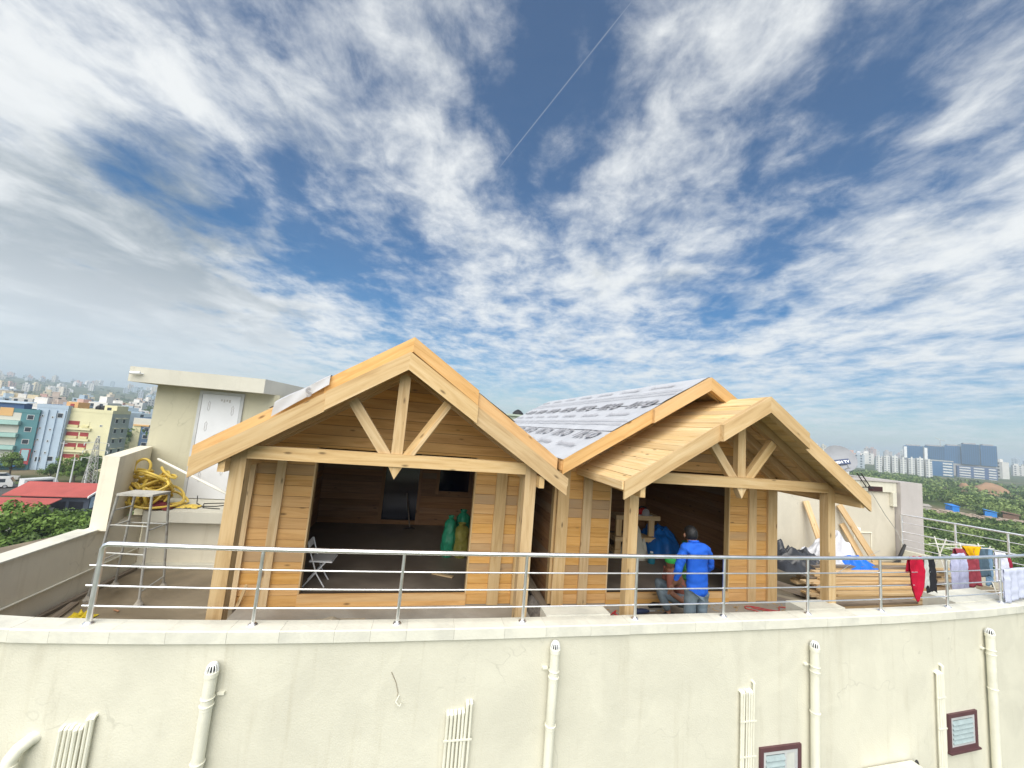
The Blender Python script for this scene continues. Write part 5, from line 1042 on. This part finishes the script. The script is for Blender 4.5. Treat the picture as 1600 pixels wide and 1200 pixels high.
# ---- vehicles
def car(loc, yaw, col, nm, label, L_=4.1, H_=1.45, van=False):
    t = thing(nm, label, 'van' if van else 'car', loc, yaw); m = plain(nm + '_paint', col, .3, .1, var=.04, spec=.6); w = .85; z0 = .28
    pr = [(-L_ / 2, z0), (L_ / 2, z0), (L_ / 2, .75), (L_ * .28, .88), (-L_ * .48, .92), (-L_ / 2, .8)] if not van else [(-L_ / 2, z0), (L_ / 2, z0), (L_ / 2, 1.0), (L_ * .40, H_ - .1), (L_ * .36, H_), (-L_ / 2, H_)]
    ob('body', MB().prism([(x, -w, z) for x, z in pr], (0, 2 * w, 0)), m, t)
    if not van: cb = ob('cabin', MB().prism([(x, -w * .88, z) for x, z in ((-L_ * .42, .9), (L_ * .22, .88), (L_ * .08, H_), (-L_ * .30, H_))], (0, 1.76 * w, 0)), PANE, t); ob('roof', MB().box((-L_ * .30, -w * .86, H_ - .02), (L_ * .08, w * .86, H_ + .03)), m, cb)
    else:
        for sy in (-1, 1): ob('side_window', MB().box((-L_ * .42, sy * w - .012, 1.05), (L_ * .30, sy * w + .012, H_ - .25)), PANE, t)
        ob('windscreen', MB().prism([(L_ / 2 + .005, -w * .9, 1.05), (L_ * .41, -w * .9, H_ - .12), (L_ * .41, w * .9, H_ - .12), (L_ / 2 + .005, w * .9, 1.05)], (.012, 0, 0)), PANE, t)
    for x in (-L_ * .31, L_ * .32):
        for sy in (-1, 1): wh = ob('wheel', MB().tube([(x, sy * (w - .16), .31), (x, sy * (w + .01), .31)], .31, 14), BLACK, t); ob('rim', MB().tube([(x, sy * (w + .011), .31), (x, sy * (w + .02), .31)], .19, 10), STEEL, wh)
    return t
ry = math.atan2(rd.y, rd.x)
def along(k, off): p = Vector((-84, 73, 0)) + rd * k + rn * off; return (p.x, p.y, G + .06)
car(along(.2, -1.2), ry + .5, (.72, .72, .72), 'minibus', 'white minibus on the road behind the red roofed shed', 4.4, 2.1, True); car(along(-5.5, 2.2), ry, (.70, .70, .68), 'delivery_van', 'long pale van following on the far side of the road', 4.6, 1.9, True)
for k, c, lb in ((-9, (.30, .32, .35), 'grey car parked before the teal house'), (-12.6, (.05, .12, .28), 'dark blue car parked before the teal house'), (-16.4, (.55, .56, .57), 'silver car parked nearest the left edge before the teal house'), (-6, (.55, .53, .50), 'pale car parked under the roadside trees')): car(along(k, 10.5), ry, c, 'parked_car', lb)
for k, c, lb in ((-7.5, (.62, .62, .60), 'white car on the near lane of the road'), (-13, (.35, .04, .03), 'dark red car on the near lane of the road')): car(along(k, -1.5), ry, c, 'moving_car', lb)
# ---- pylon and poles
t = thing('lattice_pylon', 'grey lattice power pylon in front of the yellow apartments', 'pylon', (-73.0, 71.0, G), .4); hh = 10.2
def pp(z): return .85 * (1 - .82 * z / hh)
for sx_, sy_ in ((1, 1), (1, -1), (-1, 1), (-1, -1)): ob('pylon_leg', MB().tube([(sx_ * .85, sy_ * .85, 0), (sx_ * pp(hh), sy_ * pp(hh), hh)], .05, 5), GALV, t)
for i in range(9):
    z0, z1 = hh * i / 9, hh * (i + 1) / 9
    s = MB()
    for sx_, sy_, tx, ty in ((1, 1, 1, -1), (1, -1, -1, -1), (-1, -1, -1, 1), (-1, 1, 1, 1)): s.tube([(sx_ * pp(z0), sy_ * pp(z0), z0), (tx * pp(z1), ty * pp(z1), z1)], .03, 4); s.tube([(tx * pp(z0), ty * pp(z0), z0), (sx_ * pp(z1), sy_ * pp(z1), z1)], .03, 4)
    ob('lattice_panel', s, GALV, t)
for z in (6.6, 7.9, 9.2): a = ob('cross_arm', MB().tube([(-1.7, 0, z), (0, 0, z + .25), (1.7, 0, z)], .045, 5), GALV, t); [ob('insulator', MB().lathe([(.05, z - .5), (.09, z - .3), (.05, z - .05)], (x, 0, 0), 7), WINF, a) for x in (-1.65, 1.65)]
for x, y, h_, lb in ((-80.5, 72.5, 9, 'tall thin pole by the minibus'), (-75.8, 70.5, 6.5, 'short pale pole left of the pylon'), (-74.6, 71.8, 6.8, 'short pale pole right beside the pylon')): t = thing('utility_pole', lb, 'pole', (x, y, G)); ob('shaft', MB().tube([(0, 0, 0), (0, 0, h_)], [.13, .08], 8), WINF, t); ob('cross_bar', MB().box((-.6, -.05, h_ - .5), (.6, .05, h_ - .4)), GALV, t)
# ---- vegetation
def leaf_mat(nm, a, b):
    m = Mat(nm); v = m.coords((1, 1, 1), False); g = m.noise(v, .55, 4, .6); c = m.ramp(g, [(.3, a), (.7, b)])
    oi = m.n('ShaderNodeObjectInfo'); hs = m.n('ShaderNodeHueSaturation'); br = m.n('ShaderNodeMapRange'); m.l(oi.outputs['Random'], br.inputs[0]); br.inputs[3].default_value = .8; br.inputs[4].default_value = 1.2; m.l(c, hs.inputs['Color']); m.l(br.outputs[0], hs.inputs['Value'])
    m.b.inputs['Transmission Weight'].default_value = 0; return m.fin(hs.outputs[0], .6, 0, .25)
LEAFA = leaf_mat('leaf_bright', (.075, .14, .022), (.17, .26, .05)); LEAFC = leaf_mat('leaf_pale', (.12, .175, .045), (.21, .27, .09)); LEAFB = leaf_mat('leaf_dark', (.045, .09, .02), (.11, .17, .04)); BARK = plain('bark', (.11, .085, .06), .9, var=.3)
def leaf_cloud(rs, n, clumps, size):
    """leaf quads spread over clump spheres; returns verts (n*4,3)"""
    ci_ = rs.randint(0, len(clumps), n); cl = np.array(clumps)[ci_]; d = rs.normal(size=(n, 3)); d /= np.linalg.norm(d, axis=1)[:, None]
    rad = cl[:, 3] * rs.uniform(.45, 1.08, n) ; c = cl[:, :3] + d * rad[:, None] * np.array([1, 1, .8])
    nrm = d + rs.normal(scale=.55, size=(n, 3)); nrm[:, 2] += .35; nrm /= np.linalg.norm(nrm, axis=1)[:, None]
    t1 = np.cross(nrm, rs.normal(size=(n, 3))); t1 /= np.linalg.norm(t1, axis=1)[:, None]; t2 = np.cross(nrm, t1); sz = size * rs.uniform(.6, 1.4, n)[:, None]
    return np.stack([c - t1 * sz, c - t2 * sz * .55, c + t1 * sz, c + t2 * sz * .55], 1).reshape(-1, 3)
def quads_mesh(name, v, mat):
    me = bpy.data.meshes.new(name); n = len(v) // 4; me.vertices.add(n * 4); me.vertices.foreach_set('co', v.astype(np.float32).ravel()); me.loops.add(n * 4); me.loops.foreach_set('vertex_index', np.arange(n * 4, dtype=np.int32)); me.polygons.add(n); me.polygons.foreach_set('loop_start', np.arange(0, n * 4, 4, dtype=np.int32)); me.update(calc_edges=True); me.materials.append(mat); return me
TREES = []
for k in range(4):
    rs = np.random.RandomState(40 + k); r_ = random.Random(60 + k); H_, W_ = (6.5, 3.4)
    cl = [(r_.gauss(0, .42) * W_, r_.gauss(0, .42) * W_, H_ * r_.uniform(.48, .95), r_.uniform(.6, 1.25)) for _ in range(26)]
    crown = quads_mesh('crown', leaf_cloud(rs, 5200, cl, .17), LEAFA if k % 2 == 0 else LEAFB)
    s = MB().tube([(0, 0, -.3), (.1, .05, 1.5), (.0, .1, 3.2), (.1, 0, 4.8)], [.26, .2, .15, .06], 8)
    for c in cl[:9]: s.tube([(.05, .08, 1.6 + r_.random() * 1.6), (c[0] * .5, c[1] * .5, c[2] * .75), (c[0], c[1], c[2])], [.09, .06, .02], 5)
    TREES.append((crown, fixn(s.mesh('trunk', BARK))))
def tree(x, y, k, sc, label, group, z=G):
    t = thing('leafy_tree', label, 'tree', (x, y, z), x * 7.1 + y, group); t.scale = (sc, sc, sc * random.uniform(.9, 1.08)); ob('crown', TREES[k][0], None, t); ob('trunk', TREES[k][1], None, t)
NB = [(-41.5, 33.0, 1.1, 'bushy tree at the left edge just beyond the terrace wall'), (-38.6, 35.4, 1.0, 'bushy tree behind the terrace wall, second from the left edge'), (-44, 37.6, 1.05, 'bushy tree below the long red roof at the left edge'), (-36.0, 37.6, 1.02, 'bushy tree behind the terrace wall below the slate shed'), (-40.6, 40.0, 1.0, 'bright bushy tree below the front of the slate shed'), (-37.4, 41.6, 1.05, 'bushy tree beside the tall plaster wall'), (-34.0, 33.0, .9, 'lowest bushy tree touching the terrace wall top'), (-43.8, 42.6, .95, 'small bushy tree at the foot of the slate shed'), (-33.5, 38.5, .95, 'bushy tree half hidden behind the tall plaster wall'), (-47.5, 33.5, 1.1, 'bushy tree cut by the left edge'), (-38.8, 46, 1.0, 'bushy tree right of the slate shed')]
for i, (x, y, sc, lb) in enumerate(NB): tree(x, y, i % 4, sc * .95, lb, 'trees below the left terrace wall')
RT = [(-88.5, 78.6, 'roadside tree before the light blue slab'), (-86.0, 80.6, 'roadside tree before the joint of blue and yellow houses'), (-82.8, 80.6, 'roadside tree before the yellow house left part'), (-79.8, 83.0, 'roadside tree behind the pylon'), (-77.2, 84.6, 'roadside tree right of the pylon'), (-74.2, 85.8, 'roadside tree before the yellow house side'), (-71.8, 80.8, 'low roadside tree right of the pylon foot'), (-97.5, 79.5, 'roadside tree at the left edge before the teal house'), (-72.0, 88.6, 'roadside tree next to the tall plaster wall'), (-84.6, 79.2, 'roadside tree behind the minibus')]
for i, (x, y, lb) in enumerate(RT): tree(x, y, (i * 3 + 1) % 4, .62 + .1 * (i % 3), lb, 'trees along the road')
# woodland on the right: a mass of crowns
rs = np.random.RandomState(9); vs = []
def polar(azd, d): a = math.radians(azd); return d * math.sin(a), d * math.cos(a)
def clear(x, y):
    if abs(math.hypot(x, y) - 226) < 10: return True      # shanty strip
    if math.hypot(x - 345, y - 280) < 14 or abs(math.hypot(x, y) - 405) < 14 and x > 300: return True
    return False
WL = ([], [])
for _ in range(5200):
    az = rs.uniform(30, 64); d = 78 * (660 / 78) ** rs.uniform(0, 1) ** .8; x, y = polar(az, d)
    gap = noise.noise(Vector((x / 38, y / 38, 3)))
    if clear(x, y) or gap < -.22: continue
    near = d < 175; front = 168 < d < 240 and az > 41
    hgt = rs.uniform(1.0, 1.7) if front else (rs.uniform(2.2, 4.6) if near else rs.uniform(2.5, 6.0)); wd_ = rs.uniform(1.5, 3.0) * (1 if near else 1.2)
    if front: wd_ = rs.uniform(1.0, 2.0)
    n = 300 if near else (120 if d < 330 else 42)
    cl = [(x + rs.normal() * wd_ * .5, y + rs.normal() * wd_ * .5, G + hgt * rs.uniform(.3, .85), min(wd_ * rs.uniform(.25, .5), hgt * .6)) for _ in range(9)]
    WL[0 if noise.noise(Vector((x / 9, y / 9, 7))) + rs.normal() * .15 > .02 else 1].append(leaf_cloud(rs, n, cl, .24 if near else (.42 if d < 330 else .85)))
for vs_, mt, lb in ((WL[0], LEAFC, 'pale green bushes of the scrub woodland in the valley'), (WL[1], LEAFB, 'dark green trees of the scrub woodland in the valley')):
    tag(ob('woodland', quads_mesh('woodland', np.concatenate(vs_) - np.array([200, 200, G]), mt), None, None, (200, 200, G)), lb, 'woodland', kind='stuff')
# shanties, boulder, rubble
def polz(px_, d): return None
SH = [(159, 150, 3.2, (.36, .33, .29), 'grey pale hut in the clearing near the rooftop block'), (179, 158, 3.0, (.02, .19, .60), 'bright blue tarpaulin hut left of the brown roofed hut'), (183, 149, 3.6, (.03, .22, .62), 'largest blue tarpaulin hut in the clearing'), (187, 146, 4.6, (.20, .12, .08), 'brown roofed open hut beside the largest blue hut'), (152, 158, 3.0, (.42, .36, .30), 'pale hut at the left end of the clearing'), (166, 161, 3.2, (.30, .26, .22), 'grey hut behind the blue huts'), (196, 141, 3.4, (.50, .48, .44), 'white hut at the right end of the clearing')]
for x, y, w, c, lb in SH:
    t = thing('tarpaulin_hut', lb, 'hut', (x, y, G), random.uniform(-.5, .9), 'huts in the clearing'); m = plain('hut_sheet', c, .6, var=.2, scale=1.5)
    ob('wall', MB().box((-w * .5, -w * .4, 0), (w * .5, w * .4, 2.1)), m, t); ob('roof', MB().prism([(-w * .58, -w * .48, 2.1), (w * .58, -w * .48, 2.1), (w * .58, w * .48, 2.7), (-w * .58, w * .48, 2.7)], (0, 0, .08)), m, t)
s = MB(); r_ = random.Random(8)
for i in range(260):
    az = r_.uniform(43, 56); d = 226 + r_.gauss(0, 4.5); x, y = polar(az, d); a = r_.uniform(.3, 1.1); s.box((-a, -a * .8, 0), (a, a * .8, a * .7), 0, Matrix.Translation((x, y, 0)) @ Matrix.Rotation(r_.uniform(0, 3), 4, 'Z') @ Matrix.Rotation(r_.uniform(-.4, .4), 4, 'X'))
tag(ob('rubble', s, plain('pale_rubble', (.34, .27, .21), .95, var=.3, scale=.2), None, (0, 0, G)), 'pale rubble strewn along the clearing by the huts', 'rubble', kind='stuff')
def dome(name, label, loc, sx_, sy_, sz_, mat, seed):
    def fn(x, y):
        a = 2 * math.pi * x; p = math.pi / 2 * y; d = Vector((math.sin(p) * math.cos(a), math.sin(p) * math.sin(a), math.cos(p))); k = 1 + .16 * noise.noise(d * 1.6 + Vector((seed, 0, 0))) + .05 * noise.noise(d * 6); return (d.x * sx_ * k, d.y * sy_ * k, d.z * sz_ * k)
    return tag(ob(name, MB().grid(fn, 36, 14), mat, None, loc, None, 'all'), label, 'rock')
ROCK = plain('brown_rock', (.30, .185, .11), .9, var=.25, scale=.15, bump=.5, bs=.6)
dome('boulder', 'huge rounded brown boulder rising from the woodland', (345, 280, G), 10.5, 9, 7.6, ROCK, 1); dome('boulder', 'small brown boulder left of the huge one', (331, 284, G), 3, 3, 6.5, ROCK, 5)
# white apartment blocks
WHP = wall_paint('white_block_paint', (.66, .66, .63)); GRY = wall_paint('grey_recess', (.22, .24, .27))
for i in range(7):
    x, y = 491 + i * 6.3, 517 - i * 4.4; w = 5.6; d = 10; h = 22.0 + (i % 3) * 1.0; yw = -35
    t = thing('apartment_block', ['leftmost', 'second', 'third', 'fourth', 'fifth', 'sixth', 'rightmost'][i] + ' of the seven white apartment blocks beyond the woodland', 'building', (x, y, G), R(yw), 'white apartment blocks'); ob('wall', MB().box((-w / 2, 0, 0), (w / 2, d, h)), WHP, t); ob('stair_tower', MB().box((-.7, -.6, 0), (.7, .0, h + 1.8)), WHP, t)
    for f in range(8):
        for a, b in ((-2.5, -.9), (.9, 2.5)): o = ob('window', WB.setdefault('wb', MB().box((0, -.25, 0), (1.6, 0, 1.35)).mesh('window', GRY)), None, t, (a, 0, 1.2 + f * 2.75))
# glass complex with construction on top
GLS = plain('blue_curtain_glass', (.05, .14, .29), .12, var=.15, scale=.02, spec=.8); GLD = plain('dark_curtain_glass', (.03, .085, .17), .15, var=.15, scale=.02, spec=.8); CONC = wall_paint('raw_concrete', (.36, .34, .32))
t = thing('glass_office_complex', 'long blue glass office complex with construction and crane on top', 'building', (718, 637, G), R(-43)); ob('podium', MB().box((-48, 2, 0), (50, 40, 22)), CONC, t)
xs_ = [(-50, -28, 46, 0), (-26, -4, 47.5, -3), (-3, 14, 50, 2), (15, 33, 54, -2), (35, 51, 53.5, 0)]
for i, (a, b, top, off) in enumerate(xs_):
    ob('glass_block', MB().box((a, off, 22), (b, 38, top)), GLS if i % 2 == 0 else GLD, t)
    n = int((b - a) / 2.2)
    for k in range(n + 1): ob('fin', WB.setdefault(('fin', top), MB().box((-.25, -.5, 23), (.25, 0, top - .5)).mesh('fin', GLD if i % 2 == 0 else GLS)), None, t, (a + (b - a) * k / n, off, 0))
    ob('roof_frame', MB().box((a + 3, 6, top), (b - 2, 30, top + 2.2)), CONC, t)
for x in (-50, -26): ob('white_end_wall', MB().box((x - .3, -4, 25), (x + 3.2, -3.05 if x == -26 else -.05, 44)), WHITE, t)
cr = ob('tower_crane', MB().tube([(-6, 20, 47), (-6, 20, 60)], .5, 5), GALV, t); ob('crane_jib', MB().tube([(-12, 20, 63), (-6, 20, 59.5), (0, 20, 58)], .35, 5), GALV, cr)
t = thing('office_building', 'lower blue glass office with white bands in front of the glass complex', 'building', (640, 560, G), R(-44)); ob('glass_wall', MB().box((-29, 0, 0), (-1, 30, 23)), GLS, t); ob('roof_band', MB().box((-29.3, -.4, 23), (-.7, 30, 24.4)), wall_paint('office_band', (.50, .50, .46)), t)
for f in range(5): ob('white_band', MB().box((-11, -.5, 3 + f * 4), (-2, -.05, 5 + f * 4)), WHP, t)
t = thing('office_building', 'white and blue striped office at the right of the glass complex', 'building', (705, 560, G), R(-46)); ob('wall', MB().box((-40, 0, 0), (-2, 30, 19)), wall_paint('office_blue', (.08, .12, .24)), t)
for f in range(5):
    for a, b in ((-38, -27), (-24, -14), (-10, -3)): ob('white_band', MB().box((a, -.5, 1 + f * 3.7), (b, -.05, 2.8 + f * 3.7)), WHP, t)
t = thing('house', 'white rooftop building at the right edge on the skyline', 'building', (1010, 720, elev(1010, 720)), R(-50)); ob('wall', MB().box((-30, 0, 0), (40, 30, 20)), WHP, t); ob('rooftop_room', MB().box((-26, 3, 20), (-5, 20, 26)), WHP, t)
for f in range(3): ob('window_band', MB().box((-29, -.3, 3 + f * 5.5), (38, -.05, 5.5 + f * 5.5)), GRY, t)
t = thing('house', 'pale green rooftop room seen between the two cabin roofs', 'building', (.6, 62, -15.2), .2); ob('wall', MB().box((-4, 0, 0), (3.2, 8, 20.0)), wall_paint('pale_green_wall', (.42, .46, .36)), t); ob('roof', MB().box((-4.3, -.3, 20.01), (3.5, 8.3, 20.3)), wall_paint('green_roof', (.40, .46, .38)), t); ob('tank', MB().lathe([(.9, 20.31), (.9, 20.6), (.5, 21.0), (.1, 21.2)], (1.2, 2, 0), 14), BLACK, t, smooth=True)
t = thing('house', 'white house with maroon shutter peeping over the dish', 'building', (123, 150, G), R(-40)); ob('wall', MB().box((-6, 0, 0), (6, 8, 20.0)), WHP, t); ob('shutter', MB().box((-2.6, -.1, 17.6), (-.6, 0, 19.2)), RP, t)
# distant houses
PNM = ['off white', 'cream', 'white', 'brown', 'blue grey', 'ochre', 'terracotta', 'slate blue', 'bright white']
PAL = [(.62, .60, .56), (.55, .50, .42), (.66, .64, .60), (.50, .42, .36), (.40, .44, .48), (.60, .52, .36), (.52, .34, .28), (.36, .44, .50), (.70, .69, .67)]
HM = []
for i, c in enumerate(PAL):
    m = wall_paint('distant_house_%d' % i, c)
    for k, (w, d, h) in enumerate(((9, 9, 8), (12, 9, 12), (8, 10, 15))):
        s = MB().box((-w / 2, -d / 2, -6), (w / 2, d / 2, h)).box((-w * .3, -d * .1, h), (w * .1, d * .35, h + 2.6))
        for f in range(int(h / 3)):
            for x in (-w * .3, w * .18): s.box((x - .7, -d / 2 - .08, 1 + f * 3), (x + .7, -d / 2, 2.4 + f * 3), 1)
        HM.append((fixn(s.mesh('distant_house', [m, PANE])), ['squat ', 'wide ', 'tall narrow '][k] + PNM[i]))
r_ = random.Random(77)
def far_house(az, d, mk, lb, grp, sc=1.):
    me, nm = mk; lb = nm + lb.replace('small flat roofed', ' flat roofed').replace('small pale', '') + (', nearer rows' if d < 600 else ', middle rows' if d < 1400 else ', farthest rows'); lb = ' '.join(lb.split())
    x, y = polar(az, d); o = bpy.data.objects.new('distant_house', me); COL.objects.link(o); o.location = (x, y, elev(x, y)); o.rotation_euler = (0, 0, -math.radians(az) + r_.uniform(-.6, .6)); o.scale = (sc, sc, sc * r_.uniform(.8, 1.2)); tag(o, lb, 'house', grp)
for i in range(190):
    az = r_.uniform(-57, -40); d = 240 * (3000 / 240) ** r_.random(); far_house(az, d, r_.choice(HM), 'small flat roofed house in the left hazy town', 'hazy town on the left', .75 + d / 3500)
for i in range(100):
    az = r_.uniform(37, 60); d = r_.uniform(800, 3200)
    if d < 1000 and 44 < az < 53: continue
    far_house(az, d, r_.choice(HM), 'small pale house in the right hazy town', 'hazy town on the right', 1.3 + d / 3000)
rs = np.random.RandomState(19); vs_ = []
for _ in range(420):
    az = rs.uniform(-58, -40); d = 170 * (2600 / 170) ** rs.uniform(0, 1); x, y = polar(az, d); e = elev(x, y); h_ = rs.uniform(4, 9)
    cl = [(x + rs.normal() * 2.5, y + rs.normal() * 2.5, e + h_ * rs.uniform(.4, .9), rs.uniform(1.2, 2.4)) for _ in range(6)]; vs_.append(leaf_cloud(rs, 60, cl, .7 + d / 1500))
tag(ob('town_trees', quads_mesh('town_trees', np.concatenate(vs_) - np.array([-300, 280, G]), LEAFB), None, None, (-300, 280, G)), 'dark trees scattered through the hazy town on the left', 'trees', kind='stuff')
# ------------------------------------------------------------------ haze
hm = bpy.data.materials.new('haze_air'); hm.use_nodes = True; hm.node_tree.nodes.clear()
pv_ = hm.node_tree.nodes.new('ShaderNodeVolumePrincipled'); ou = hm.node_tree.nodes.new('ShaderNodeOutputMaterial'); hm.node_tree.links.new(pv_.outputs[0], ou.inputs['Volume'])
pv_.inputs['Color'].default_value = (.74, .85, .97, 1); pv_.inputs['Density'].default_value = .00045; pv_.inputs['Anisotropy'].default_value = .2
tag(ob('haze', MB().box((-6000, -6000, G - 12), (6000, 6000, 140)), hm), 'thin pale haze lying over the whole town', 'haze', kind='stuff')
